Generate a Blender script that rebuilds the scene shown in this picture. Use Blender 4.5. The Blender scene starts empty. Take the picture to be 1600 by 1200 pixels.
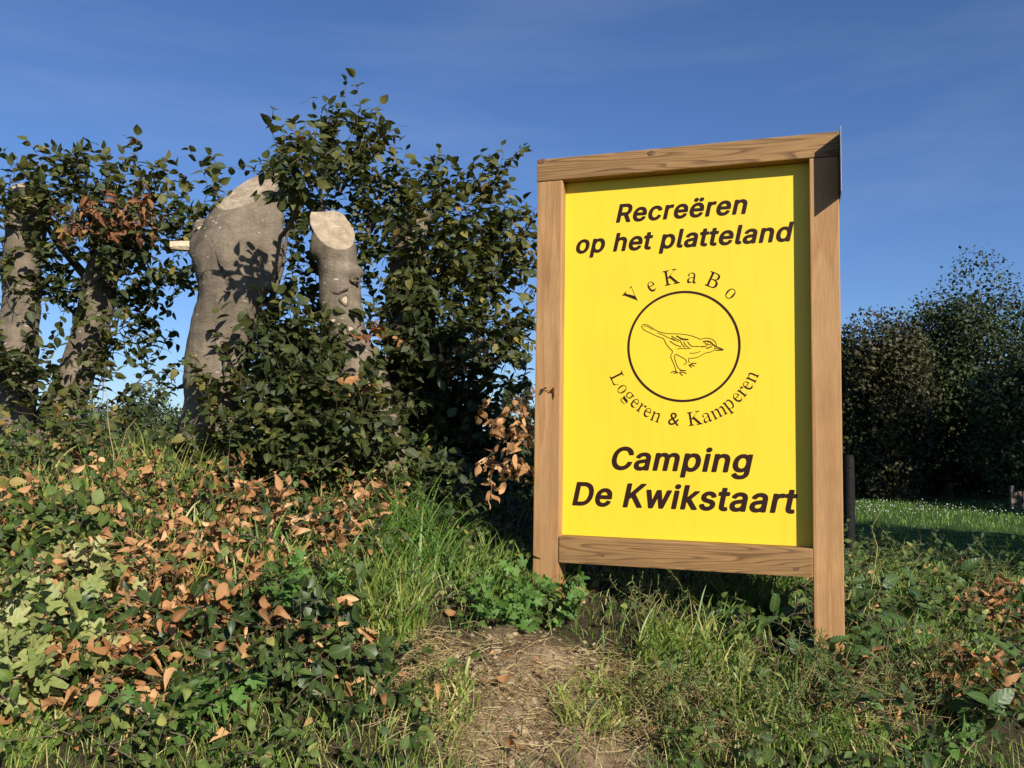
import bpy, bmesh, math, random
import numpy as np
from mathutils import Vector, Matrix, noise as mnoise

rng = np.random.default_rng(11)
random.seed(5)
scene = bpy.context.scene
COL = scene.collection
R = math.radians

# ------------------------------------------------------------------ camera, sky, sun, exposure
EZ = 1.55                       # eye height above the road verge
F = 1330.0                      # focal length for a 1600 px wide frame
CAM_ROT = Matrix.Rotation(R(94.1), 3, 'X') @ Matrix.Rotation(R(0.85), 3, 'Z')
cam_data = bpy.data.cameras.new('camera')
cam_data.sensor_width = 36.0
cam_data.lens = 36.0 * F / 1600.0
cam_data.clip_start = 0.05
cam_data.clip_end = 3000
cam = bpy.data.objects.new('camera', cam_data)
COL.objects.link(cam)
cam.matrix_world = Matrix.Translation((0, 0, EZ)) @ CAM_ROT.to_4x4()
scene.camera = cam

SUN_EL = R(28.0)
SUN_H = Vector((0.477, -0.878, 0)).normalized()
SUN_DIR = Vector((SUN_H.x * math.cos(SUN_EL), SUN_H.y * math.cos(SUN_EL), math.sin(SUN_EL)))
world = bpy.data.worlds.new('World')
scene.world = world
world.use_nodes = True
nt = world.node_tree
bg = nt.nodes['Background']
sky = nt.nodes.new('ShaderNodeTexSky')
sky.sky_type = 'NISHITA'
sky.sun_disc = False
sky.sun_elevation = SUN_EL
sky.sun_rotation = math.atan2(SUN_H.x, SUN_H.y)
sky.altitude = 0
sky.air_density = 1.0
sky.dust_density = 0.2
sky.ozone_density = 4.0
hsv = nt.nodes.new('ShaderNodeHueSaturation')
hsv.inputs['Saturation'].default_value = 1.0
gain = nt.nodes.new('ShaderNodeMix')
gain.data_type = 'RGBA'
gain.blend_type = 'MULTIPLY'
gain.inputs['Factor'].default_value = 1
gain.inputs['B'].default_value = (0.78, 0.93, 1.22, 1)
nt.links.new(sky.outputs[0], gain.inputs['A'])
nt.links.new(gain.outputs['Result'], hsv.inputs['Color'])
# a few thin veils of high cloud, as in the photograph
tc = nt.nodes.new('ShaderNodeTexCoord')
mp = nt.nodes.new('ShaderNodeMapping')
mp.inputs['Scale'].default_value = (1.2, 3.0, 9.0)
mp.inputs['Rotation'].default_value = (0.25, 0.2, 0.3)
cn = nt.nodes.new('ShaderNodeTexNoise')
cn.inputs['Scale'].default_value = 1.6
cn.inputs['Detail'].default_value = 6
cn.inputs['Roughness'].default_value = 0.55
cr = nt.nodes.new('ShaderNodeMapRange')
cr.inputs['From Min'].default_value = 0.48
cr.inputs['From Max'].default_value = 0.8
cr.inputs['To Max'].default_value = 0.12
mx = nt.nodes.new('ShaderNodeMix')
mx.data_type = 'RGBA'
mx.inputs['B'].default_value = (6.0, 7.0, 8.6, 1)
nt.links.new(tc.outputs['Generated'], mp.inputs['Vector'])
nt.links.new(mp.outputs[0], cn.inputs['Vector'])
nt.links.new(cn.outputs['Fac'], cr.inputs['Value'])
nt.links.new(cr.outputs[0], mx.inputs['Factor'])
nt.links.new(hsv.outputs[0], mx.inputs['A'])
nt.links.new(mx.outputs['Result'], bg.inputs['Color'])
bg.inputs['Strength'].default_value = 0.062

sun_data = bpy.data.lights.new('sun', 'SUN')
sun_data.energy = 5.0
sun_data.angle = R(0.5)
sun_data.color = (1.0, 0.94, 0.84)
sun = bpy.data.objects.new('sun', sun_data)
COL.objects.link(sun)
sun.rotation_euler = SUN_DIR.to_track_quat('Z', 'Y').to_euler()

vs = scene.view_settings
vs.view_transform = 'Standard'
vs.look = 'None'
vs.gamma = 1
vs.use_curve_mapping = False
vs.exposure = 0.63

# ------------------------------------------------------------------ where things stand
CR = np.array(CAM_ROT)
EYE = np.array([0, 0, EZ])


def rays(px, py):
    """directions (scaled to a depth of 1 m along y) for points of the 1600 x 1200 frame"""
    px = np.asarray(px, float); py = np.asarray(py, float)
    d = np.stack([(px - 800) / F, -(py - 600) / F, -np.ones_like(px)], -1) @ CR.T
    return d / d[..., 1:2]


def at(px, py, depth):
    return EYE + rays(px, py) * np.asarray(depth, float)[..., None]


def project(p):
    q = (np.asarray(p) - EYE) @ CR
    return 800 + F * q[..., 0] / -q[..., 2], 600 - F * q[..., 1] / -q[..., 2], -q[..., 2]


def hash2(ix, iy, s):
    h = np.sin(ix * 127.1 + iy * 311.7 + s * 74.7) * 43758.5453
    return h - np.floor(h)


def vnoise(x, y, s=0):
    ix = np.floor(x); iy = np.floor(y); fx = x - ix; fy = y - iy
    fx = fx * fx * (3 - 2 * fx); fy = fy * fy * (3 - 2 * fy)
    a = hash2(ix, iy, s); b = hash2(ix + 1, iy, s); c = hash2(ix, iy + 1, s); d = hash2(ix + 1, iy + 1, s)
    return (a + (b - a) * fx) * (1 - fy) + (c + (d - c) * fx) * fy - 0.5


def terrain(x, y):
    x = np.asarray(x, float); y = np.asarray(y, float)
    c = np.interp(x, [-6, -1.2, -0.3, 0.1, 1.1, 1.9, 6], [-.10, -.12, -.22, -.35, -.47, -.70, -.84])
    u = np.clip((y - 1.2) / 3.3, 0, 1)
    z = -1.5 + (c + 1.5) * (1 - (1 - u) ** 1.6)
    v = np.clip((y - 5.0) / 4.5, 0, 1); v = v * v * (3 - 2 * v)
    z = z * (1 - v) - 1.8 * v
    near = np.clip((y - 1.0) / 0.6, 0, 1) * np.clip((9 - y) / 3, 0, 1)
    z = z + near * (vnoise(x * 1.7, y * 1.7, 1) * 0.10 + vnoise(x * 4.5, y * 4.5, 2) * 0.045)
    far = np.clip((y - 12) / 20, 0, 1)
    z = z + far * vnoise(x * 0.12, y * 0.12, 3) * 0.12
    return z + EZ


def ground_hit(px, py):
    """where the lines of sight meet the bank"""
    d = rays(px, py)
    t = np.full(len(d), 40.0); done = np.zeros(len(d), bool)
    for s in np.concatenate([np.arange(1.0, 7, 0.03), np.arange(7, 40, 0.25)]):
        p = EYE + d * s
        hit = (~done) & (p[:, 2] < terrain(p[:, 0], p[:, 1]))
        t[hit] = s; done |= hit
    p = EYE + d * t[:, None]
    p[:, 2] = terrain(p[:, 0], p[:, 1])
    return p


def patch(n, cx, cy, rx, ry, edge=0.5):
    a = rng.uniform(0, 2 * np.pi, n); r = rng.uniform(0, 1, n) ** edge
    return ground_hit(cx + rx * r * np.cos(a), cy + ry * r * np.sin(a))


# ------------------------------------------------------------------ mesh helpers
def link(name, me, mat=None, parent=None, loc=None):
    o = bpy.data.objects.new(name, me)
    COL.objects.link(o)
    if mat is not None and me is not None and not me.materials:
        me.materials.append(mat)
    if parent is not None:
        o.parent = parent
    if loc is not None:
        o.location = loc
    return o


def tag(o, label=None, cat=None, group=None, kind=None):
    if label: o['label'] = label
    if cat: o['category'] = cat
    if group: o['group'] = group
    if kind: o['kind'] = kind
    return o


def empty(name, loc, label=None, cat=None, group=None):
    o = bpy.data.objects.new(name, None)
    COL.objects.link(o)
    o.location = loc
    o.empty_display_size = 0.1
    return tag(o, label, cat, group)


def mesh_np(name, verts, tris, tint=None, smooth=False):
    """a triangle mesh from numpy arrays; tint is a colour per vertex (random, along, across)"""
    me = bpy.data.meshes.new(name)
    verts = np.asarray(verts, np.float32).reshape(-1, 3); tris = np.asarray(tris, np.int32).reshape(-1, 3)
    me.vertices.add(len(verts)); me.vertices.foreach_set('co', verts.ravel())
    me.loops.add(tris.size); me.loops.foreach_set('vertex_index', tris.ravel())
    me.polygons.add(len(tris))
    me.polygons.foreach_set('loop_start', np.arange(0, tris.size, 3, dtype=np.int32))
    me.polygons.foreach_set('loop_total', np.full(len(tris), 3, np.int32))
    if smooth:
        me.polygons.foreach_set('use_smooth', np.ones(len(tris), bool))
    me.update(calc_edges=True)
    if tint is not None:
        a = me.attributes.new('tint', 'FLOAT_COLOR', 'POINT')
        c = np.ones((len(verts), 4), np.float32); c[:, :3] = tint
        a.data.foreach_set('color', c.ravel())
    return me


def bm_mesh(name, bm, smooth=False):
    me = bpy.data.meshes.new(name)
    bmesh.ops.recalc_face_normals(bm, faces=bm.faces)
    bm.to_mesh(me); bm.free()
    if smooth:
        me.polygons.foreach_set('use_smooth', np.ones(len(me.polygons), bool))
    return me


def norm(v):
    v = np.asarray(v, float)
    return v / np.maximum(np.linalg.norm(v, axis=-1, keepdims=True), 1e-9)


# ------------------------------------------------------------------ materials
def new_mat(name):
    m = bpy.data.materials.new(name); m.use_nodes = True
    return m, m.node_tree, m.node_tree.nodes['Principled BSDF']


def N(t, kind, **kw):
    n = t.nodes.new('ShaderNode' + kind)
    for k, v in kw.items():
        if k in n.inputs: n.inputs[k].default_value = v
        else: setattr(n, k, v)
    return n


def ramp(t, stops):
    n = t.nodes.new('ShaderNodeValToRGB')
    e = n.color_ramp.elements
    while len(e) < len(stops): e.new(0.5)
    for el, (p, c) in zip(e, stops):
        el.position = p; el.color = (*c, 1)
    return n


def bump(t, height, strength, distance=0.01):
    b = N(t, 'Bump'); b.inputs['Strength'].default_value = strength; b.inputs['Distance'].default_value = distance
    t.links.new(height, b.inputs['Height'])
    return b


def leaf_mat(name, stops, rough=0.42, trans=0.3, veins=9.0, vein_amt=0.3, spec=0.3):
    m, t, p = new_mat(name)
    at_ = N(t, 'Attribute', attribute_name='tint')
    sep = N(t, 'SeparateColor'); t.links.new(at_.outputs['Color'], sep.inputs[0])
    rp = ramp(t, stops); t.links.new(sep.outputs[0], rp.inputs[0])
    # lateral veins: along - 0.8 * across
    ma = N(t, 'Math', operation='MULTIPLY_ADD'); ma.inputs[1].default_value = -0.9
    t.links.new(sep.outputs[2], ma.inputs[0]); t.links.new(sep.outputs[1], ma.inputs[2])
    ms = N(t, 'Math', operation='MULTIPLY'); ms.inputs[1].default_value = veins * 6.283
    t.links.new(ma.outputs[0], ms.inputs[0])
    sn = N(t, 'Math', operation='SINE'); t.links.new(ms.outputs[0], sn.inputs[0])
    # midrib
    mid = N(t, 'MapRange'); mid.inputs['From Min'].default_value = 0.0; mid.inputs['From Max'].default_value = 0.05
    mid.inputs['To Min'].default_value = 1.0; mid.inputs['To Max'].default_value = 0.0
    t.links.new(sep.outputs[2], mid.inputs['Value'])
    nz = N(t, 'TexNoise'); nz.inputs['Scale'].default_value = 55; nz.inputs['Detail'].default_value = 3
    tcn = N(t, 'TexCoord'); t.links.new(tcn.outputs['Object'], nz.inputs['Vector'])
    mr = N(t, 'MapRange'); mr.inputs['From Min'].default_value = 0.3; mr.inputs['From Max'].default_value = 0.7
    mr.inputs['To Min'].default_value = 0.72; mr.inputs['To Max'].default_value = 1.3
    t.links.new(nz.outputs['Fac'], mr.inputs['Value'])
    mul = N(t, 'Mix', data_type='RGBA', blend_type='MULTIPLY'); mul.inputs['Factor'].default_value = 1
    t.links.new(rp.outputs[0], mul.inputs['A']); t.links.new(mr.outputs[0], mul.inputs['B'])
    lite = N(t, 'Mix', data_type='RGBA', blend_type='MIX'); lite.inputs['B'].default_value = (0.30, 0.30, 0.13, 1)
    mf = N(t, 'Math', operation='MULTIPLY'); mf.inputs[1].default_value = 0.18
    t.links.new(mid.outputs[0], mf.inputs[0]); t.links.new(mf.outputs[0], lite.inputs['Factor'])
    t.links.new(mul.outputs['Result'], lite.inputs['A'])
    t.links.new(lite.outputs['Result'], p.inputs['Base Color'])
    p.inputs['Roughness'].default_value = rough
    p.inputs['Specular IOR Level'].default_value = spec
    b = bump(t, sn.outputs[0], vein_amt, 0.0012)
    t.links.new(b.outputs[0], p.inputs['Normal'])
    tr = N(t, 'BsdfTranslucent')
    br = N(t, 'Mix', data_type='RGBA', blend_type='MULTIPLY'); br.inputs['Factor'].default_value = 1
    br.inputs['B'].default_value = (1.25, 1.3, 0.55, 1)
    t.links.new(lite.outputs['Result'], br.inputs['A']); t.links.new(br.outputs['Result'], tr.inputs['Color'])
    mixs = N(t, 'MixShader'); mixs.inputs[0].default_value = trans
    out = t.nodes['Material Output']
    t.links.new(p.outputs[0], mixs.inputs[1]); t.links.new(tr.outputs[0], mixs.inputs[2])
    t.links.new(mixs.outputs[0], out.inputs['Surface'])
    return m


M = {}
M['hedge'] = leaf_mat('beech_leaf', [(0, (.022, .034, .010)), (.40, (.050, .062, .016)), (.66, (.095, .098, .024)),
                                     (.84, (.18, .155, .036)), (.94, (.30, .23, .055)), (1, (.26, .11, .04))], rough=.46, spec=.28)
M['under'] = leaf_mat('bank_leaf', [(0, (.024, .048, .011)), (.40, (.055, .094, .018)), (.72, (.115, .165, .032)), (.9, (.25, .25, .06)), (1, (.36, .22, .08))], rough=.46, spec=.28)
M['gloss'] = leaf_mat('dark_glossy_leaf', [(0, (.022, .042, .012)), (1, (.050, .082, .020))], rough=.42, trans=.2, veins=7, vein_amt=.05)
M['ivy'] = leaf_mat('pale_green_leaf', [(0, (.15, .19, .05)), (.6, (.26, .28, .085)), (1, (.34, .31, .13))], rough=.5, trans=.25, veins=4)
M['fresh'] = leaf_mat('fresh_green_leaf', [(0, (.055, .13, .022)), (1, (.12, .22, .045))], rough=.5, veins=5)
M['dock'] = leaf_mat('broad_green_leaf', [(0, (.032, .070, .018)), (1, (.085, .14, .036))], rough=.42, veins=6)
M['feather'] = leaf_mat('fine_green_leaf', [(0, (.045, .09, .022)), (.7, (.095, .15, .036)), (1, (.22, .25, .07))], rough=.6, veins=1, vein_amt=0)
M['dry'] = leaf_mat('dry_brown_leaf', [(0, (.13, .058, .022)), (.35, (.29, .135, .050)), (.7, (.46, .24, .10)), (1, (.62, .40, .21))], rough=.62, trans=.22, spec=.3)
M['rust'] = leaf_mat('withered_red_leaf', [(0, (.13, .052, .018)), (.5, (.30, .13, .045)), (1, (.50, .27, .11))], rough=.6, trans=.22, spec=.3)
M['russet'] = leaf_mat('russet_dead_leaf', [(0, (.09, .034, .014)), (.6, (.22, .085, .032)), (1, (.36, .17, .07))], rough=.6, trans=.22, spec=.3)
M['grass'] = leaf_mat('grass_blade', [(0, (.050, .12, .020)), (.5, (.115, .20, .034)), (.8, (.25, .29, .060)), (1, (.50, .43, .17))], rough=.45, veins=0, vein_amt=0)
M['straw'] = leaf_mat('dry_straw', [(0, (.20, .13, .055)), (.5, (.36, .26, .12)), (1, (.55, .44, .23))], rough=.6, trans=.1, veins=0, vein_amt=0)
M['wood_far'] = leaf_mat('far_tree_leaf', [(0, (.014, .026, .008)), (.6, (.034, .048, .013)), (1, (.065, .075, .020))], rough=.55, trans=.15, veins=0, vein_amt=0, spec=.25)
M['wood_red'] = leaf_mat('far_copper_leaf', [(0, (.020, .024, .009)), (.6, (.044, .040, .014)), (1, (.075, .058, .020))], rough=.55, trans=.15, veins=0, vein_amt=0, spec=.25)
M['wood_pale'] = leaf_mat('far_maple_leaf', [(0, (.022, .034, .012)), (.6, (.046, .064, .022)), (1, (.075, .092, .034))], rough=.55, trans=.15, veins=0, vein_amt=0, spec=.25)


def bark_mat(name, c0, c1, spots=True, moss=0.0):
    m, t, p = new_mat(name)
    tcn = N(t, 'TexCoord')
    mpn = N(t, 'Mapping'); mpn.inputs['Scale'].default_value = (1, 1, 2.2)
    t.links.new(tcn.outputs['Object'], mpn.inputs['Vector'])
    n1 = N(t, 'TexNoise'); n1.inputs['Scale'].default_value = 5; n1.inputs['Detail'].default_value = 8; n1.inputs['Roughness'].default_value = .65
    t.links.new(mpn.outputs[0], n1.inputs['Vector'])
    n2 = N(t, 'TexNoise'); n2.inputs['Scale'].default_value = 60; n2.inputs['Detail'].default_value = 4
    t.links.new(mpn.outputs[0], n2.inputs['Vector'])
    rp = ramp(t, [(.3, c0), (.7, c1)])
    t.links.new(n1.outputs['Fac'], rp.inputs[0])
    fine = N(t, 'MapRange'); fine.inputs['From Min'].default_value = .3; fine.inputs['From Max'].default_value = .7
    fine.inputs['To Min'].default_value = .8; fine.inputs['To Max'].default_value = 1.15
    t.links.new(n2.outputs['Fac'], fine.inputs['Value'])
    mul = N(t, 'Mix', data_type='RGBA', blend_type='MULTIPLY'); mul.inputs['Factor'].default_value = 1
    t.links.new(rp.outputs[0], mul.inputs['A']); t.links.new(fine.outputs[0], mul.inputs['B'])
    col = mul.outputs['Result']
    if spots:
        vo = N(t, 'TexVoronoi'); vo.inputs['Scale'].default_value = 14
        dn = N(t, 'TexNoise'); dn.inputs['Scale'].default_value = 9
        t.links.new(tcn.outputs['Object'], dn.inputs['Vector'])
        ad = N(t, 'VectorMath', operation='MULTIPLY_ADD'); ad.inputs[1].default_value = (.06, .06, .06)
        t.links.new(dn.outputs['Color'], ad.inputs[0]); t.links.new(mpn.outputs[0], ad.inputs[2])
        t.links.new(ad.outputs[0], vo.inputs['Vector'])
        sr = N(t, 'MapRange'); sr.inputs['From Min'].default_value = .10; sr.inputs['From Max'].default_value = .16
        sr.inputs['To Min'].default_value = .75; sr.inputs['To Max'].default_value = 0
        t.links.new(vo.outputs['Distance'], sr.inputs['Value'])
        mm = N(t, 'Mix', data_type='RGBA'); mm.inputs['B'].default_value = (.42, .37, .30, 1)
        t.links.new(sr.outputs[0], mm.inputs['Factor']); t.links.new(col, mm.inputs['A'])
        col = mm.outputs['Result']
    mps = N(t, 'Mapping'); mps.inputs['Scale'].default_value = (9, 9, 1.1)
    t.links.new(tcn.outputs['Object'], mps.inputs['Vector'])
    n4 = N(t, 'TexNoise'); n4.inputs['Scale'].default_value = 2.2; n4.inputs['Detail'].default_value = 7; n4.inputs['Roughness'].default_value = .7
    t.links.new(mps.outputs[0], n4.inputs['Vector'])
    st = N(t, 'MapRange'); st.inputs['From Min'].default_value = .35; st.inputs['From Max'].default_value = .62; st.inputs['To Min'].default_value = .74; st.inputs['To Max'].default_value = 1.08
    t.links.new(n4.outputs['Fac'], st.inputs['Value'])
    sm_ = N(t, 'Mix', data_type='RGBA', blend_type='MULTIPLY'); sm_.inputs['Factor'].default_value = 1
    t.links.new(col, sm_.inputs['A']); t.links.new(st.outputs[0], sm_.inputs['B']); col = sm_.outputs['Result']
    # green algae patches
    n3 = N(t, 'TexNoise'); n3.inputs['Scale'].default_value = 2.6; n3.inputs['Detail'].default_value = 5
    t.links.new(tcn.outputs['Object'], n3.inputs['Vector'])
    gr = N(t, 'MapRange'); gr.inputs['From Min'].default_value = .52; gr.inputs['From Max'].default_value = .75
    gr.inputs['To Max'].default_value = .35 + moss
    t.links.new(n3.outputs['Fac'], gr.inputs['Value'])
    gm = N(t, 'Mix', data_type='RGBA'); gm.inputs['B'].default_value = (.12, .115, .06, 1)
    t.links.new(gr.outputs[0], gm.inputs['Factor']); t.links.new(col, gm.inputs['A'])
    t.links.new(gm.outputs['Result'], p.inputs['Base Color'])
    p.inputs['Roughness'].default_value = .8; p.inputs['Specular IOR Level'].default_value = .25
    ad2 = N(t, 'Math', operation='ADD'); t.links.new(n1.outputs['Fac'], ad2.inputs[0]); t.links.new(n2.outputs['Fac'], ad2.inputs[1])
    b = bump(t, ad2.outputs[0], .6, .006); t.links.new(b.outputs[0], p.inputs['Normal'])
    return m


M['bark'] = bark_mat('beech_bark', (.098, .076, .053), (.215, .168, .119))
M['bark_dark'] = bark_mat('rough_bark', (.07, .058, .045), (.13, .105, .08), spots=False, moss=.2)
M['twig'] = bark_mat('twig_bark', (.07, .05, .035), (.16, .115, .08), spots=False)


def cut_mat():
    m, t, p = new_mat('sawn_wood_end')
    tcn = N(t, 'TexCoord')
    n1 = N(t, 'TexNoise'); n1.inputs['Scale'].default_value = 16; n1.inputs['Detail'].default_value = 8; n1.inputs['Roughness'].default_value = .7
    n2 = N(t, 'TexNoise'); n2.inputs['Scale'].default_value = 140; n2.inputs['Detail'].default_value = 2
    for n in (n1, n2): t.links.new(tcn.outputs['Object'], n.inputs['Vector'])
    rp = ramp(t, [(.28, (.13, .09, .055)), (.42, (.25, .185, .12)), (.6, (.36, .285, .195)), (.8, (.46, .385, .28))])
    t.links.new(n1.outputs['Fac'], rp.inputs[0])
    sp = N(t, 'MapRange'); sp.inputs['From Min'].default_value = .30; sp.inputs['From Max'].default_value = .42
    sp.inputs['To Min'].default_value = .45; sp.inputs['To Max'].default_value = 1
    t.links.new(n2.outputs['Fac'], sp.inputs['Value'])
    mul = N(t, 'Mix', data_type='RGBA', blend_type='MULTIPLY'); mul.inputs['Factor'].default_value = 1
    t.links.new(rp.outputs[0], mul.inputs['A']); t.links.new(sp.outputs[0], mul.inputs['B'])
    t.links.new(mul.outputs['Result'], p.inputs['Base Color'])
    p.inputs['Roughness'].default_value = .85
    b = bump(t, n2.outputs['Fac'], .6, .004); t.links.new(b.outputs[0], p.inputs['Normal'])
    return m


M['cut'] = cut_mat()


def plank_mat(name, axis, base, dark, ring_scale, seed):
    """softwood, grain along one object axis, growth rings cut at a slant"""
    m, t, p = new_mat(name)
    tcn = N(t, 'TexCoord')
    sc_ = [1.0, 1.0, 1.0]; sc_[axis] = 0.055
    mpn = N(t, 'Mapping'); mpn.inputs['Scale'].default_value = sc_; mpn.inputs['Location'].default_value = (seed, seed * .7, seed * 1.3)
    t.links.new(tcn.outputs['Object'], mpn.inputs['Vector'])
    warp = N(t, 'TexNoise'); warp.inputs['Scale'].default_value = 9; warp.inputs['Detail'].default_value = 2
    t.links.new(mpn.outputs[0], warp.inputs['Vector'])
    mulw = N(t, 'Math', operation='MULTIPLY'); mulw.inputs[1].default_value = ring_scale
    t.links.new(warp.outputs['Fac'], mulw.inputs[0])
    fr = N(t, 'Math', operation='FRACT'); t.links.new(mulw.outputs[0], fr.inputs[0])
    fib = N(t, 'TexNoise'); fib.inputs['Scale'].default_value = 260; fib.inputs['Detail'].default_value = 4
    t.links.new(mpn.outputs[0], fib.inputs['Vector'])
    big = N(t, 'TexNoise'); big.inputs['Scale'].default_value = 3.0; big.inputs['Detail'].default_value = 4
    t.links.new(tcn.outputs['Object'], big.inputs['Vector'])
    rp = ramp(t, [(0, base), (.55, tuple(b * .92 for b in base)), (.88, dark), (1, base)])
    t.links.new(fr.outputs[0], rp.inputs[0])
    fm = N(t, 'MapRange'); fm.inputs['From Min'].default_value = .3; fm.inputs['From Max'].default_value = .7
    fm.inputs['To Min'].default_value = .86; fm.inputs['To Max'].default_value = 1.1
    t.links.new(fib.outputs['Fac'], fm.inputs['Value'])
    bm_ = N(t, 'MapRange'); bm_.inputs['From Min'].default_value = .3; bm_.inputs['From Max'].default_value = .7
    bm_.inputs['To Min'].default_value = .82; bm_.inputs['To Max'].default_value = 1.12
    t.links.new(big.outputs['Fac'], bm_.inputs['Value'])
    mm = N(t, 'Math', operation='MULTIPLY'); t.links.new(fm.outputs[0], mm.inputs[0]); t.links.new(bm_.outputs[0], mm.inputs[1])
    mul = N(t, 'Mix', data_type='RGBA', blend_type='MULTIPLY'); mul.inputs['Factor'].default_value = 1
    t.links.new(rp.outputs[0], mul.inputs['A']); t.links.new(mm.outputs[0], mul.inputs['B'])
    # grey-green weathering, greatest where the noise says
    gn = N(t, 'TexNoise'); gn.inputs['Scale'].default_value = 7; gn.inputs['Detail'].default_value = 5
    t.links.new(tcn.outputs['Object'], gn.inputs['Vector'])
    gr = N(t, 'MapRange'); gr.inputs['From Min'].default_value = .58; gr.inputs['From Max'].default_value = .8; gr.inputs['To Max'].default_value = .3
    t.links.new(gn.outputs['Fac'], gr.inputs['Value'])
    gm = N(t, 'Mix', data_type='RGBA'); gm.inputs['B'].default_value = (.20, .17, .10, 1)
    t.links.new(gr.outputs[0], gm.inputs['Factor']); t.links.new(mul.outputs['Result'], gm.inputs['A'])
    t.links.new(gm.outputs['Result'], p.inputs['Base Color'])
    p.inputs['Roughness'].default_value = .68; p.inputs['Specular IOR Level'].default_value = .3
    ab = N(t, 'Math', operation='ADD'); t.links.new(fr.outputs[0], ab.inputs[0]); t.links.new(fib.outputs['Fac'], ab.inputs[1])
    b = bump(t, ab.outputs[0], .25, .002); t.links.new(b.outputs[0], p.inputs['Normal'])
    return m


POST_C, POST_D = (.385, .213, .088), (.31, .158, .060)
RAIL_C, RAIL_D = (.275, .152, .058), (.125, .062, .022)
M['post_a'] = plank_mat('post_wood', 2, POST_C, POST_D, 7, 1.3)
M['post_b'] = plank_mat('post_wood_fine', 2, POST_C, POST_D, 6, 4.1)
M['rail_a'] = plank_mat('rail_wood', 0, RAIL_C, RAIL_D, 34, 2.2)
M['rail_b'] = plank_mat('rail_wood_knotty', 0, RAIL_C, RAIL_D, 30, 7.7)


def simple_mat(name, col, rough=.5, metal=0, spec=.5, var=0.0, scale=8, bumps=0.0):
    m, t, p = new_mat(name)
    p.inputs['Base Color'].default_value = (*col, 1)
    p.inputs['Roughness'].default_value = rough; p.inputs['Metallic'].default_value = metal
    p.inputs['Specular IOR Level'].default_value = spec
    if var or bumps:
        tcn = N(t, 'TexCoord'); n = N(t, 'TexNoise'); n.inputs['Scale'].default_value = scale; n.inputs['Detail'].default_value = 6
        t.links.new(tcn.outputs['Object'], n.inputs['Vector'])
        rp = ramp(t, [(.3, tuple(c * (1 - var) for c in col)), (.7, tuple(min(1, c * (1 + var)) for c in col))])
        t.links.new(n.outputs['Fac'], rp.inputs[0]); t.links.new(rp.outputs[0], p.inputs['Base Color'])
        if bumps:
            b = bump(t, n.outputs['Fac'], bumps, .01); t.links.new(b.outputs[0], p.inputs['Normal'])
    return m


def panel_mat():
    m, t, p = new_mat('yellow_panel_paint')
    tcn = N(t, 'TexCoord')
    mpn = N(t, 'Mapping'); mpn.inputs['Scale'].default_value = (14, 1, 1.2); t.links.new(tcn.outputs['Object'], mpn.inputs['Vector'])
    n1 = N(t, 'TexNoise'); n1.inputs['Scale'].default_value = 2; n1.inputs['Detail'].default_value = 5; t.links.new(mpn.outputs[0], n1.inputs['Vector'])
    n2 = N(t, 'TexNoise'); n2.inputs['Scale'].default_value = 3.5; n2.inputs['Detail'].default_value = 4; t.links.new(tcn.outputs['Object'], n2.inputs['Vector'])
    ad = N(t, 'Math', operation='ADD'); t.links.new(n1.outputs['Fac'], ad.inputs[0]); t.links.new(n2.outputs['Fac'], ad.inputs[1])
    rp = ramp(t, [(.38, (.695, .478, .021)), (.5, (.72, .500, .020)), (.62, (.73, .508, .021))])
    hf = N(t, 'Math', operation='MULTIPLY'); hf.inputs[1].default_value = .5; t.links.new(ad.outputs[0], hf.inputs[0]); t.links.new(hf.outputs[0], rp.inputs[0])
    vo = N(t, 'TexVoronoi'); vo.inputs['Scale'].default_value = 9; t.links.new(tcn.outputs['Object'], vo.inputs['Vector'])
    sp = N(t, 'MapRange'); sp.inputs['From Min'].default_value = .016; sp.inputs['From Max'].default_value = .026; sp.inputs['To Min'].default_value = .6; sp.inputs['To Max'].default_value = 0
    t.links.new(vo.outputs['Distance'], sp.inputs['Value'])
    mm = N(t, 'Mix', data_type='RGBA'); mm.inputs['B'].default_value = (.16, .10, .02, 1); t.links.new(sp.outputs[0], mm.inputs['Factor']); t.links.new(rp.outputs[0], mm.inputs['A'])
    t.links.new(mm.outputs['Result'], p.inputs['Base Color'])
    rr = N(t, 'MapRange'); rr.inputs['To Min'].default_value = .35; rr.inputs['To Max'].default_value = .6; t.links.new(n1.outputs['Fac'], rr.inputs['Value']); t.links.new(rr.outputs[0], p.inputs['Roughness'])
    b = bump(t, n2.outputs['Fac'], .08, .01); t.links.new(b.outputs[0], p.inputs['Normal'])
    return m


M['yellow'] = panel_mat()
M['ink'] = simple_mat('dark_brown_lettering', (.022, .007, .004), .6, spec=.2)
M['zinc'] = simple_mat('galvanised_steel', (.26, .27, .29), .5, metal=.6, var=.12, scale=20)
M['knot'] = simple_mat('wood_knot', (.13, .062, .026), .7, var=.45, scale=60)
M['pale_cut'] = simple_mat('pale_pruning_scar', (.46, .36, .24), .8, var=.25, scale=60, bumps=.4)
M['old_fence'] = simple_mat('grey_fence_wood', (.12, .085, .06), .8, var=.35, scale=30, bumps=.3)
M['near_black'] = simple_mat('near_black_wood', (.009, .008, .007), .8, spec=.2, var=.4, scale=40, bumps=.4)  # plain near-black for the stake and its wire loop
M['clover'] = simple_mat('white_clover', (.5, .5, .44), .7)
M['clod'] = simple_mat('dry_earth', (.27, .20, .125), .95, spec=.1, var=.3, scale=30, bumps=.6)


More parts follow.
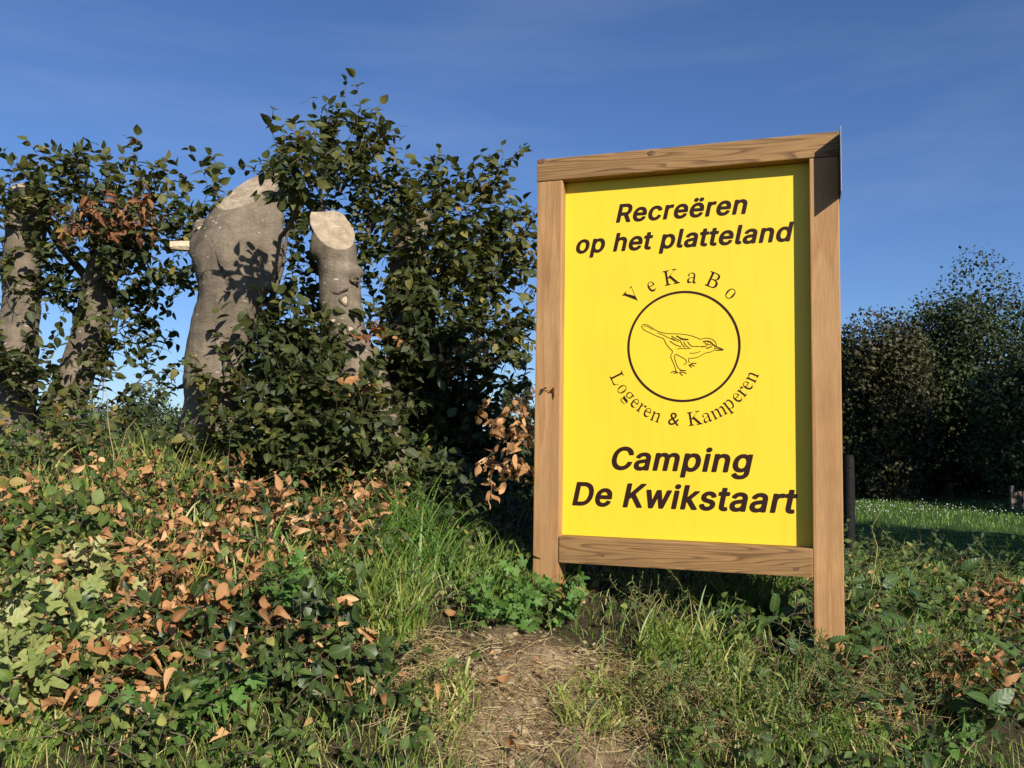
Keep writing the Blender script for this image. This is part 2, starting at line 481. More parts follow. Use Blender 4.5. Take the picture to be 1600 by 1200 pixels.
def ground_mat():
    m, t, p = new_mat('bank_earth_and_meadow')
    tcn = N(t, 'TexCoord')
    at_ = N(t, 'Attribute', attribute_name='tint'); sep = N(t, 'SeparateColor'); t.links.new(at_.outputs['Color'], sep.inputs[0])
    n1 = N(t, 'TexNoise'); n1.inputs['Scale'].default_value = 9; n1.inputs['Detail'].default_value = 10; n1.inputs['Roughness'].default_value = .68
    n2 = N(t, 'TexNoise'); n2.inputs['Scale'].default_value = 70; n2.inputs['Detail'].default_value = 5
    n3 = N(t, 'TexNoise'); n3.inputs['Scale'].default_value = 1.3; n3.inputs['Detail'].default_value = 6
    for n in (n1, n2, n3): t.links.new(tcn.outputs['Object'], n.inputs['Vector'])
    soil = ramp(t, [(.25, (.10, .064, .036)), (.5, (.19, .13, .075)), (.75, (.33, .25, .155))]); t.links.new(n1.outputs['Fac'], soil.inputs[0])
    litter = ramp(t, [(.3, (.022, .018, .010)), (.55, (.048, .037, .020)), (.8, (.09, .062, .032))]); t.links.new(n2.outputs['Fac'], litter.inputs[0])  # leaf litter, its colour kept dark to deepen shadow gaps between plants
    meadow = ramp(t, [(.3, (.030, .060, .014)), (.7, (.060, .105, .024))]); t.links.new(n3.outputs['Fac'], meadow.inputs[0])
    m1 = N(t, 'Mix', data_type='RGBA'); t.links.new(sep.outputs[0], m1.inputs['Factor'])
    t.links.new(litter.outputs[0], m1.inputs['A']); t.links.new(soil.outputs[0], m1.inputs['B'])
    m2 = N(t, 'Mix', data_type='RGBA'); t.links.new(sep.outputs[1], m2.inputs['Factor'])
    t.links.new(m1.outputs['Result'], m2.inputs['A']); t.links.new(meadow.outputs[0], m2.inputs['B'])
    t.links.new(m2.outputs['Result'], p.inputs['Base Color'])
    p.inputs['Roughness'].default_value = .95; p.inputs['Specular IOR Level'].default_value = .1
    ad = N(t, 'Math', operation='ADD'); t.links.new(n1.outputs['Fac'], ad.inputs[0]); t.links.new(n2.outputs['Fac'], ad.inputs[1])
    b = bump(t, ad.outputs[0], .9, .02); t.links.new(b.outputs[0], p.inputs['Normal'])
    return m


M['ground'] = ground_mat()

# ------------------------------------------------------------------ the ground, one sheet to the horizon
gx = np.unique(np.concatenate([np.arange(-4.6, 4.6, .04), np.geomspace(4.6, 700, 60), -np.geomspace(4.6, 700, 60)]))
gy = np.unique(np.concatenate([-np.geomspace(.6, 120, 25), np.arange(-.6, .9, .15), np.arange(.9, 6, .04), np.geomspace(6, 1100, 90)]))
XX, YY = np.meshgrid(gx, gy)
ZZ = terrain(XX, YY)
sx0, sy0 = .12, 2.62            # middle of the bare soil below the sign
soil = np.clip(1.5 - 1.25 * np.sqrt(((XX - sx0) / .33) ** 2 + ((YY - sy0) / .40) ** 2) + vnoise(XX * 6, YY * 6, 7) * .9, 0, 1)
soil = np.maximum(soil, np.clip((1.35 - YY) * 2, 0, 1) * .6)
ZZ = ZZ + soil * (vnoise(XX * 9, YY * 9, 8) * .06 + vnoise(XX * 22, YY * 22, 9) * .03)
mead = np.clip((YY - 5.2) / 1.2, 0, 1)
mead = np.maximum(mead, np.clip(-YY / 2, 0, 1))
nx_, ny_ = len(gx), len(gy)
idx = np.arange(nx_ * ny_).reshape(ny_, nx_)
q = np.stack([idx[:-1, :-1], idx[:-1, 1:], idx[1:, 1:], idx[1:, :-1]], -1).reshape(-1, 4)
tri = np.concatenate([q[:, [0, 1, 2]], q[:, [0, 2, 3]]])
ground = link('ground', mesh_np('ground', np.stack([XX, YY, ZZ], -1).reshape(-1, 3), tri,
              np.stack([soil, mead, mead * 0], -1).reshape(-1, 3), smooth=True), M['ground'])
tag(ground, 'grassy bank with bare earth below the sign, falling to a meadow behind', 'ground', kind='structure')

# ------------------------------------------------------------------ the sign
SIGN_A = R(-18.48)
UX = np.array([math.cos(SIGN_A), math.sin(SIGN_A), 0]); UY = np.array([-math.sin(SIGN_A), math.cos(SIGN_A), 0])
S0 = at(1297, 700, 3.0); S0[2] = 0
sign = empty('sign_board', tuple(S0), 'tall yellow camping sign in a brown timber frame on the bank', 'sign')
sign.rotation_euler = (0, 0, SIGN_A)


def on_sign(px, py, off=0.0):
    """(u, z) in the sign's own plane, off metres behind the front of the posts"""
    d = rays(px, py)
    s = ((S0 + UY * off - EYE) @ UY) / (d @ UY)
    p = EYE + d * s
    return float((p - S0) @ UX), float(p[2])


def beam(name, x0, x1, y0, y1, z0, z1, mat, bev=.004, parent=None):
    bm = bmesh.new()
    bmesh.ops.create_cube(bm, size=1)
    for v in bm.verts:
        v.co = ((x0 + x1) / 2 + v.co.x * (x1 - x0), (y0 + y1) / 2 + v.co.y * (y1 - y0), (z0 + z1) / 2 + v.co.z * (z1 - z0))
    if bev: bmesh.ops.bevel(bm, geom=bm.edges[:], offset=bev, segments=2, affect='EDGES', profile=.6)
    return link(name, bm_mesh(name, bm), mat, parent if parent is not None else sign)


uL0 = on_sign(836, 600)[0]; uL1 = on_sign(875.5, 600)[0]
uR0 = on_sign(1268, 600)[0]; uR1 = on_sign(1315, 600)[0]
zT1 = (on_sign(842, 250)[1] + on_sign(1308, 205)[1]) / 2
zT0 = (on_sign(842, 283)[1] + on_sign(1308, 244)[1]) / 2
zB1 = (on_sign(872, 838)[1] + on_sign(1268, 857)[1]) / 2
zB0 = (on_sign(872, 881)[1] + on_sign(1268, 900)[1]) / 2
DEEP = .115
REC = .054
for (a, b, mt) in ((uL0, uL1, 'post_a'), (uR0, uR1, 'post_b')):
    p = S0 + UX * (a + b) / 2 + UY * DEEP / 2
    beam('post', a, b, 0, DEEP, float(terrain(p[0], p[1])) - .35, zT0 - .0015, M[mt])
top_rail = beam('top_rail', uL0 - .003, uR1 + .002, -.003, DEEP + .003, zT0, zT1, M['rail_a'])
bottom_rail = beam('bottom_rail', uL1 + .001, uR0 - .001, -.004, DEEP - .02, zB0, zB1, M['rail_b'])
panel = beam('panel', uL1 - .0, uR0 + .0, REC, REC + .006, zB1 + .001, zT0 - .001, M['yellow'], bev=0)
# knots in the rails
for (px, py, host) in ((1018, 239, top_rail), (846, 252, top_rail), (941, 867, bottom_rail), (1244, 889, bottom_rail)):
    u, z = on_sign(px, py, -.004)
    bm = bmesh.new()
    bmesh.ops.create_uvsphere(bm, u_segments=14, v_segments=8, radius=1)
    for v in bm.verts: v.co = (u + v.co.x * (.017 + .003 * math.sin(5 * v.co.z)), -.0032 + v.co.y * .0012, z + v.co.z * .0105 + v.co.x * .002)
    link('knot', bm_mesh('knot', bm, True), M['knot'], host)
# steel plate screwed to the outer side of the right post
zp1 = on_sign(1312, 197, -.08)[1]; zp0 = on_sign(1312, 299, -.08)[1]
plate = beam('steel_plate', uR1 + .0025, uR1 + .0045, -.082, .10, zp0, zp1, M['zinc'], bev=.0004)
tag(plate, 'thin galvanised plate on the edge of the right post')
for dz in (.03, .12):
    bm = bmesh.new(); bmesh.ops.create_uvsphere(bm, u_segments=10, v_segments=6, radius=.007)
    for v in bm.verts: v.co = (uR1 + .005 + v.co.x * .4, .05 + v.co.y, zp0 + dz + v.co.z)
    link('screw', bm_mesh('screw', bm, True), M['zinc'], plate)

# lettering, cut as thin vinyl 1 mm proud of the panel
FW = REC - .001


def flat_shape(name, loops, mat, parent):
    """filled outline(s) in (u, z), as a thin mesh facing the front"""
    c = bpy.data.curves.new(name, 'CURVE'); c.dimensions = '2D'; c.fill_mode = 'FRONT'
    for L in loops:
        s = c.splines.new('POLY'); s.points.add(len(L) - 1)
        for pt, (u, z) in zip(s.points, L): pt.co = (u, z, 0, 1)
        s.use_cyclic_u = True
    o = bpy.data.objects.new(name, c); COL.objects.link(o)
    dg = bpy.context.evaluated_depsgraph_get()
    me = bpy.data.meshes.new_from_object(o.evaluated_get(dg))
    bpy.data.objects.remove(o); bpy.data.curves.remove(c)
    for v in me.vertices: v.co = (v.co.x, FW, v.co.y)
    me.materials.clear()
    return link(name, me, mat, parent)


GLY_SANS, GLY_SERIF = [{'R':[481,[[52,-18,126,-19,138,-16,147,-9,150,0,150,178,156,179,230,178,328,-4,336,-14,354,-19,432,-19,450,-9,453,0,450,9,346,200,384,227,407,253,425,289,434,338,431,391,418,431,392,471,359,498,306,520,252,527,60,528,46,524,36,516,35,0,38,-9],[156,274,150,276,150,431,258,431,282,424,300,412,315,387,320,351,314,316,299,293,282,282,258,276]]],'e':[436,[[189,-26,226,-27,256,-23,286,-15,316,-2,340,14,363,36,380,63,390,90,388,99,376,108,304,124,285,116,270,90,250,73,226,66,202,65,178,71,160,81,146,94,135,112,124,147,130,150,370,150,388,155,396,165,395,223,389,263,377,298,359,330,334,357,304,379,268,394,226,402,184,402,142,394,112,382,76,357,52,330,30,294,16,254,10,218,9,170,16,121,31,81,49,50,76,20,112,-5,148,-19],[130,240,127,241,126,245,131,258,152,290,172,304,202,311,232,307,252,294,269,272,280,241]]],'c':[428,[[185,-26,220,-27,256,-22,286,-13,316,3,342,23,362,45,380,76,388,103,385,112,376,119,310,135,298,135,281,125,270,98,254,81,232,69,208,65,184,68,167,76,152,90,140,107,124,156,122,187,124,218,139,267,151,285,166,299,196,310,220,310,238,305,264,285,284,250,298,243,370,259,379,263,386,272,385,285,372,316,356,338,334,361,286,389,232,402,190,403,154,397,116,383,87,365,55,334,34,301,20,267,11,223,9,174,14,134,25,94,46,54,73,23,102,1,142,-17]]],'r':[291,[[44,-18,119,-19,137,-8,139,0,139,236,143,262,155,284,179,301,203,307,245,303,264,311,269,320,269,387,257,400,227,403,191,402,167,396,137,383,131,392,119,397,53,398,40,396,29,387,27,0,30,-9]]],'n':[442,[[44,-18,119,-19,132,-13,138,-4,139,227,142,253,150,276,167,296,185,306,209,310,233,307,247,298,261,280,269,258,271,0,274,-9,287,-18,299,-19,359,-19,371,-16,380,-9,383,0,383,240,380,280,373,307,359,338,345,356,323,376,287,394,239,403,185,398,143,381,125,396,113,398,47,398,29,387,27,0,30,-9]]],'o':[447,[[185,-26,226,-26,268,-19,304,-4,332,14,359,41,382,76,395,107,404,152,406,201,402,241,389,285,370,321,348,347,315,374,274,393,238,401,190,403,154,397,116,383,87,365,55,334,34,301,20,267,11,223,9,174,14,134,25,94,46,54,73,23,102,1,142,-17],[190,67,172,73,160,82,148,95,136,116,124,161,123,214,135,258,155,290,184,308,220,310,250,298,268,281,278,263,292,214,292,161,280,116,256,83,244,74,226,67]]],'p':[456,[[44,-160,119,-161,136,-152,139,-143,139,-9,143,-2,173,-18,209,-26,245,-27,288,-18,319,-5,350,17,374,44,392,75,406,111,414,155,415,208,408,257,394,297,374,333,349,360,317,383,275,398,233,403,185,398,143,380,126,395,113,398,47,398,35,393,29,386,27,-143,30,-152],[215,66,184,75,169,88,156,106,142,146,138,200,146,248,164,284,191,305,221,311,239,309,256,302,282,275,299,231,302,182,295,133,275,93,262,80,247,71]]],'h':[442,[[44,-18,119,-19,132,-13,138,-4,139,227,142,253,150,276,164,293,185,306,203,310,227,308,245,300,259,284,268,262,270,236,271,0,274,-9,293,-19,359,-19,375,-13,383,0,382,253,377,293,365,327,347,354,329,372,304,387,275,398,239,403,209,402,179,397,140,382,139,511,131,523,119,527,47,527,35,522,27,511,27,0,30,-9]]],'t':[259,[[148,-22,180,-23,216,-18,229,-13,238,0,224,63,216,69,204,72,168,69,158,71,153,80,151,98,151,303,156,308,210,309,224,316,229,325,229,383,222,392,210,398,152,400,151,471,144,485,126,490,60,490,47,485,40,476,39,400,0,398,-17,387,-19,325,-14,316,-6,310,39,307,40,89,42,67,50,40,64,18,84,0,109,-13]]],'l':[221,[[120,-20,155,-21,186,-16,203,-7,206,2,191,64,173,73,143,73,140,82,139,509,132,522,119,527,47,527,35,522,27,509,29,60,39,29,61,2,83,-11]]],'a':[421,[[138,-26,198,-24,252,-6,258,-13,270,-18,342,-18,354,-14,362,-4,362,254,357,298,345,329,321,360,294,379,258,394,216,402,180,403,138,397,102,385,74,369,48,348,30,325,16,294,17,285,26,276,96,255,114,258,142,294,174,310,198,312,222,308,237,298,245,285,250,263,248,249,138,233,83,218,56,205,39,191,23,174,12,151,5,120,6,89,12,63,25,36,44,14,72,-7,102,-19],[150,66,130,76,120,89,118,111,126,130,138,139,166,147,246,159,250,156,247,116,238,98,227,85,210,73,192,66]]],'d':[456,[[175,-26,208,-27,238,-22,262,-14,286,0,294,-13,310,-19,376,-19,391,-13,397,-4,397,507,394,518,382,526,310,528,298,525,287,516,284,383,280,381,244,397,208,403,166,401,130,392,94,374,64,349,43,321,25,285,12,236,9,174,16,121,32,76,53,41,90,5,130,-16],[190,67,161,81,137,112,124,156,123,210,132,254,153,290,178,307,214,310,232,306,246,298,259,285,271,267,284,223,285,165,275,121,264,98,253,85,226,69]]],'C':[542,[[243,-25,292,-25,334,-17,376,-3,412,18,444,47,471,82,486,113,498,158,494,171,478,179,406,179,394,176,384,167,369,127,347,100,316,81,274,72,238,75,208,87,178,109,155,140,140,175,132,207,129,255,133,304,143,344,156,371,176,398,202,419,226,430,256,436,292,435,322,425,340,414,358,397,373,375,386,340,400,330,478,330,490,335,498,344,493,375,477,415,457,447,430,476,400,498,370,514,328,528,292,533,244,533,190,523,148,506,106,478,76,447,45,398,25,344,17,300,15,233,21,184,38,127,64,77,100,36,136,9,184,-13]]],'m':[642,[[44,-18,119,-19,132,-13,138,-4,141,258,148,280,161,296,179,308,197,311,215,310,229,302,241,289,248,271,249,0,256,-13,275,-19,335,-19,347,-17,359,-7,362,262,367,280,380,298,395,307,419,312,437,309,455,299,463,289,469,271,471,-4,478,-13,491,-18,557,-19,575,-14,582,0,582,267,575,311,557,347,538,369,513,387,485,398,449,405,413,403,377,395,347,380,323,361,275,394,233,404,185,401,143,383,137,384,125,396,113,398,53,398,35,393,29,387,27,378,27,0,30,-9]]],'i':[198,[[44,-18,119,-18,132,-13,138,-4,139,378,134,391,119,398,47,398,35,393,27,382,27,0,30,-9],[63,427,89,424,113,430,131,441,145,458,152,480,148,502,137,520,119,534,89,542,59,539,35,525,21,507,16,480,22,458,41,437]]],'g':[457,[[180,-168,250,-166,286,-158,316,-147,340,-132,363,-111,379,-88,389,-66,396,-39,398,-8,398,378,394,389,382,397,304,397,292,390,286,377,256,394,220,402,178,403,136,394,106,381,72,356,45,325,25,285,10,223,9,174,12,143,20,112,31,85,61,41,82,22,110,5,136,-6,166,-12,226,-12,256,-4,280,8,286,5,284,-26,276,-48,262,-63,238,-74,202,-78,166,-71,145,-57,118,-26,106,-22,88,-25,27,-62,26,-75,37,-93,55,-115,76,-133,124,-157],[184,80,166,88,154,97,133,129,123,174,124,223,136,263,158,294,184,308,220,310,238,304,252,294,264,281,276,258,286,214,285,161,273,121,250,92,220,79]]],'D':[534,[[52,-18,240,-18,312,-7,348,7,384,27,415,53,447,93,466,133,482,191,487,253,482,320,471,364,449,413,415,458,382,484,329,511,294,521,252,527,60,528,46,524,36,516,35,0,38,-9],[156,76,150,80,150,431,234,432,282,423,312,408,335,387,350,364,364,329,372,289,373,240,369,204,360,169,336,124,318,107,294,91,246,78]]],'K':[499,[[52,-18,126,-19,138,-16,147,-9,150,0,150,160,192,205,198,204,354,-13,372,-19,450,-19,462,-16,471,-9,474,0,471,9,275,284,274,289,469,498,474,511,468,521,450,528,360,527,348,524,156,317,151,316,150,311,148,516,139,524,126,528,60,528,40,520,35,507,35,0,38,-9]]],'w':[599,[[129,-18,203,-19,221,-9,281,195,287,195,346,-9,359,-17,371,-19,431,-19,449,-12,454,-4,569,373,570,382,564,391,545,398,479,398,460,391,455,382,401,188,395,187,340,387,329,396,317,398,251,398,239,395,227,382,173,186,167,188,112,382,107,391,95,397,83,398,23,398,3,391,-3,382,-2,373,113,-4,119,-12]]],'k':[413,[[44,-18,119,-19,136,-9,139,0,139,133,149,142,155,140,271,-9,281,-16,293,-19,377,-19,390,-13,398,0,395,9,233,213,234,218,381,369,386,378,384,387,377,394,365,398,281,398,269,394,143,266,139,271,139,511,131,523,119,527,47,527,35,522,27,511,27,0,30,-9]]],'s':[397,[[157,-26,198,-27,234,-22,264,-13,293,1,312,14,333,36,347,58,355,85,356,116,351,143,337,170,318,191,294,207,270,218,162,246,146,254,137,263,134,281,139,294,156,307,180,313,204,312,218,307,234,292,246,267,264,259,331,272,346,281,349,294,341,316,325,343,310,361,270,387,222,401,186,403,150,400,115,392,90,380,66,364,45,343,31,321,23,294,22,263,27,236,42,209,62,187,84,173,114,160,222,132,240,116,242,98,234,82,216,70,192,65,162,66,144,73,127,90,116,116,102,125,90,125,30,113,13,103,11,90,21,58,34,36,54,14,72,1,102,-14]]],'ë':[436,[[189,-26,226,-27,256,-23,286,-15,316,-2,340,14,363,36,380,63,390,90,388,99,376,108,304,124,285,116,270,90,250,73,226,66,202,65,178,71,160,81,146,94,135,112,124,147,130,150,370,150,388,155,396,165,395,223,389,263,377,298,359,330,334,357,304,379,268,394,226,402,184,402,142,394,112,382,76,357,52,330,30,294,16,254,10,218,9,170,16,121,31,81,49,50,76,20,112,-5,148,-19],[130,240,127,241,126,245,131,258,152,290,172,304,202,311,232,307,252,294,269,272,280,241],[110,427,136,424,160,429,178,441,192,458,198,481,194,503,183,521,166,534,142,542,112,540,88,527,72,507,66,485,72,458,88,439],[253,427,280,424,304,429,322,441,336,458,342,481,338,503,327,521,310,534,286,542,256,540,232,528,215,507,210,485,216,458,232,439]]]},{'V':[637,[[280,678,13,678,13,653,9,649,49,636,97,567,347,-19,310,-19,548,593,570,626,599,644,636,652,624,653,624,678,479,678,479,653,543,638,561,621,550,562,417,213,194,601,195,621,213,638,280,653]]],'e':[448,[[265,470,213,472,170,457,132,426,100,384,77,330,65,268,65,197,77,131,99,76,129,32,166,2,225,-15,273,-7,317,16,357,54,397,108,428,128,404,100,374,79,340,67,290,63,221,74,174,109,149,167,140,247,387,247,384,306,375,349,361,386,343,417,320,442,295,460],[184,433,230,442,292,435,309,425,326,396,334,286,139,286,143,364,157,407]]],'K':[760,[[327,678,59,678,59,653,121,632,141,605,146,564,145,95,134,59,122,47,58,26,58,0,327,0,330,28,281,39,262,47,250,59,239,95,238,295,324,318,529,60,529,45,429,26,452,26,452,0,739,0,739,26,753,27,695,43,664,69,377,424,544,588,598,624,651,646,689,653,689,678,467,678,467,653,545,636,552,623,550,609,503,556,238,348,242,608,253,626,339,651,327,653]]],'a':[512,[[217,473,154,458,111,428,88,385,90,313,103,289,121,285,139,301,147,363,122,408,126,422,150,432,218,440,289,429,317,409,329,379,330,283,244,264,148,223,116,203,93,180,77,154,68,126,66,72,86,17,110,-5,139,-13,175,-9,209,3,241,24,331,52,348,2,361,-11,383,-15,419,-1,441,16,461,41,448,62,490,57,411,56,402,93,399,352,381,413,366,435,347,452,321,464],[223,234,330,252,330,94,253,53,218,50,181,55,157,69,145,92,142,125,150,170,177,206]]],'B':[659,[[325,678,57,678,57,653,43,652,108,639,129,624,143,587,144,97,133,60,122,48,58,26,58,0,408,3,456,13,497,29,529,52,555,80,573,113,585,152,589,196,577,257,547,307,495,343,417,368,480,389,521,422,546,466,557,522,541,590,501,639,431,668],[357,644,412,628,431,614,452,573,458,514,449,448,437,424,419,406,360,383,237,375,239,613,249,633,280,643],[237,344,339,342,412,324,440,309,459,288,472,262,482,191,475,121,466,94,451,73,430,57,369,38,288,39,255,50,241,68,237,97]]],'o':[501,[[252,474,200,466,154,443,116,405,87,356,69,296,62,229,69,163,87,105,116,55,155,17,200,-7,253,-15,301,-7,346,16,383,53,412,102,431,161,438,229,431,298,412,357,383,406,345,443,300,466],[216,442,285,442,310,435,328,421,342,403,356,339,352,84,343,58,330,40,310,27,255,17,217,20,192,27,172,40,150,84,140,230,144,338,158,403,171,421,190,435]]],'L':[635,[[338,678,58,678,58,653,54,651,120,633,132,621,144,587,144,95,133,59,121,47,57,26,57,0,564,0,602,230,641,230,613,167,578,119,535,83,482,59,386,42,268,50,248,62,237,123,239,596,247,620,281,642,338,653]]],'g':[487,[[211,473,146,454,99,415,73,360,67,316,74,266,93,224,123,190,167,164,101,124,80,95,69,45,81,-1,96,-21,119,-38,85,-52,68,-68,55,-111,64,-149,90,-181,141,-202,216,-209,316,-199,354,-186,384,-168,407,-146,422,-119,432,-89,435,-33,413,32,391,53,327,70,173,75,142,81,121,92,117,116,144,141,191,154,296,158,347,182,381,225,399,282,398,329,384,377,371,399,438,399,438,453,336,453,284,469],[264,440,304,425,323,393,330,284,323,235,305,203,264,187,204,187,164,203,145,235,136,314,145,393,164,425,204,440],[123,-51,371,-57,407,-68,424,-86,426,-98,415,-131,375,-154,316,-168,203,-172,144,-162,87,-133,77,-121,77,-92,102,-63]]],'r':[428,[[340,472,300,449,260,398,183,375,183,462,65,462,64,437,51,436,99,425,110,406,109,55,96,38,49,26,61,24,61,0,260,0,260,24,269,26,211,38,192,55,188,83,189,308,201,345,224,372,255,385,317,383,336,372,366,331,383,341,397,396,383,453,369,469]]],'n':[567,[[399,464,356,474,333,469,303,455,275,431,186,398,186,462,62,462,62,438,51,437,98,423,111,391,109,56,96,38,49,25,61,24,61,0,234,0,234,24,246,25,199,39,187,69,186,350,236,391,265,401,327,403,364,393,378,373,384,323,381,57,371,39,348,28,315,24,335,24,335,0,507,0,507,24,519,25,472,39,461,56,458,315,450,385,429,434]]],'&':[625,[[353,658,287,669,215,658,160,626,124,577,112,512,118,469,135,427,160,388,189,354,124,311,73,264,40,211,28,153,42,89,79,38,134,4,200,-9,248,-4,299,13,355,45,416,93,494,0,620,0,482,160,549,250,593,339,495,339,443,253,422,229,326,339,383,384,422,428,444,473,451,521,439,579,405,626],[253,581,282,586,313,581,338,566,354,544,360,516,356,490,343,465,316,437,271,405,229,458,214,489,208,521,214,547,229,567],[194,255,245,289,356,161,284,103,247,87,210,81,179,87,153,102,134,125,126,153,134,190,157,223]]],'m':[825,[[385,469,357,474,329,469,301,454,274,429,184,394,184,462,62,462,62,438,51,437,98,423,111,391,109,56,96,38,49,25,61,24,61,0,230,0,230,24,241,26,197,40,185,69,184,350,231,391,259,401,322,403,359,392,373,372,379,323,376,57,365,39,319,25,331,24,331,0,496,0,496,24,508,25,462,39,450,69,449,353,499,391,526,401,587,403,624,393,638,373,644,323,641,57,630,39,584,25,596,24,596,0,764,0,764,24,776,25,729,39,717,69,716,315,708,385,687,434,658,464,616,474,593,469,563,453,534,426,446,389,430,426,411,453]]],'p':[553,[[347,475,317,470,290,454,266,428,179,391,179,462,63,462,63,439,54,436,100,422,110,400,109,-150,83,-175,44,-183,60,-184,60,-207,260,-207,260,-183,276,-182,217,-171,198,-157,186,-86,186,48,270,20,292,1,315,-11,356,-13,393,3,427,35,466,108,486,202,482,302,456,385,413,444,379,467],[257,410,290,414,332,411,360,403,379,389,392,369,406,310,409,186,398,115,388,88,375,68,354,54,327,45,285,42,251,46,224,57,203,76,186,102,186,350,206,378,229,398]]]}]


def glyph_loops(G, ch):
    adv, LL = G[ch]
    return adv / 1000, [[(L[i] / 1000, L[i + 1] / 1000) for i in range(0, len(L), 2)] for L in LL]


def text_line(body, u0, u1, z, cap, label, shear=.21):
    loops = []; x = 0; capf = max(p[1] for p in glyph_loops(GLY_SANS, 'D')[1][0])
    for ch in body:
        if ch == ' ': x += .21; continue
        adv, LL = glyph_loops(GLY_SANS, ch)
        for L in LL: loops.append([(x + a, b) for a, b in L])
        x += adv
    loops = [[(a + shear * b, b) for a, b in L] for L in loops]
    lo = min(a for L in loops for a, b in L); hi = max(a for L in loops for a, b in L)
    sx = (u1 - u0) / (hi - lo); sy = cap / capf
    loops = [[(u0 + (a - lo) * sx, z + b * sy) for a, b in L] for L in loops]
    return tag(flat_shape('lettering', loops, M['ink'], panel), label)


def line_from(body, xl, yl, xr, yr, blx, bly, brx, bry, ctx, cty, label):
    """left/right extents, two baseline points and a cap-height point, all read off the photograph"""
    u0 = on_sign(xl, yl, FW)[0]; u1 = on_sign(xr, yr, FW)[0]
    z = (on_sign(blx, bly, FW)[1] + on_sign(brx, bry, FW)[1]) / 2
    cap = on_sign(ctx, cty, FW)[1] - on_sign(blx, bly, FW)[1]
    return text_line(body, u0, u1, z, cap, label)


line_from('Recreëren', 962.5, 347, 1168, 318, 964, 347.2, 1163, 333, 968, 319, 'heading in bold slanting brown letters')
line_from('op het platteland', 900, 395, 1240.5, 346, 909, 394.5, 1236, 376.2, 906, 367.2, 'second line of the heading')
line_from('Camping', 955.8, 733, 1177, 708, 968, 733.6, 1142, 736.4, 972, 698.5, 'camping line below the round emblem')
line_from('De Kwikstaart', 894, 790, 1246.5, 765, 897, 790, 1236, 799.5, 900, 754.2, 'lowest line of bold slanting letters')

# round emblem
cu = (on_sign(981.8, 541.5, FW)[0] + on_sign(1155.7, 541.5, FW)[0]) / 2
cz = (on_sign(1068.6, 456, FW)[1] + on_sign(1068.6, 626.5, FW)[1]) / 2
cr_u = (on_sign(1155.7, 541.5, FW)[0] - on_sign(981.8, 541.5, FW)[0]) / 2
cr_z = (on_sign(1068.6, 456, FW)[1] - on_sign(1068.6, 626.5, FW)[1]) / 2
crad = (cr_u + cr_z) / 2
pxm = crad / 86.5               # metres on the panel for one pixel of the photograph
ring = lambda r: [(cu + r * math.cos(2 * math.pi * k / 96), cz + r * math.sin(2 * math.pi * k / 96)) for k in range(96)]
tag(flat_shape('emblem_ring', [ring(crad + 1.7 * pxm), ring(crad - 2.0 * pxm)], M['ink'], panel), 'thin brown circle round the bird')


def arc_letters(items, size, cw, label, ox, oy, sc_, lift=0):
    """letters set round the circle; items = (char, x, y) letter centres on an enlarged view of the photograph"""
    capf = max(p[1] for p in glyph_loops(GLY_SERIF, 'K')[1][0]); s = size / capf
    for ch, x, y in items:
        loops = []
        u, z = on_sign(ox + x / sc_, oy + y / sc_, FW)
        a = math.atan2(z - cz, u - cu)
        rot = a - math.pi / 2 if cw else a + math.pi / 2
        adv, LL = glyph_loops(GLY_SERIF, ch)
        k = .92 if ch == '&' else 1
        xs = [p[0] for L in LL for p in L]; ys = [p[1] for L in LL for p in L]
        mx_, my_ = (min(xs) + max(xs)) / 2, (min(ys) + max(ys)) / 2
        for L in LL:
            loops.append([(u + k * s * ((p - mx_) * math.cos(rot) - (q_ - my_) * math.sin(rot)),
                           z + k * s * ((p - mx_) * math.sin(rot) + (q_ - my_) * math.cos(rot))) for p, q_ in L])
        flat_shape('letter', loops, M['ink'], panel)


arc_letters([('V', 273, 297), ('e', 450, 214), ('K', 624, 131), ('a', 810, 139), ('B', 996, 157), ('o', 1151, 278)],
            24.0 * pxm, True, 'serif letters curving over the emblem', 940, 410, 5.714)
arc_letters([('L', 146, 180), ('o', 183, 275), ('g', 228, 352), ('e', 299, 402), ('r', 356, 443), ('e', 412, 484), ('n', 484, 521), ('&', 647, 541),
             ('K', 833, 534), ('a', 943, 528), ('m', 1048, 482), ('p', 1147, 428), ('e', 1216, 348), ('r', 1262, 297), ('e', 1308, 240), ('n', 1348, 166)],
            21.5 * pxm, False, 'serif letters curving under the emblem', 940, 560, 5.714)

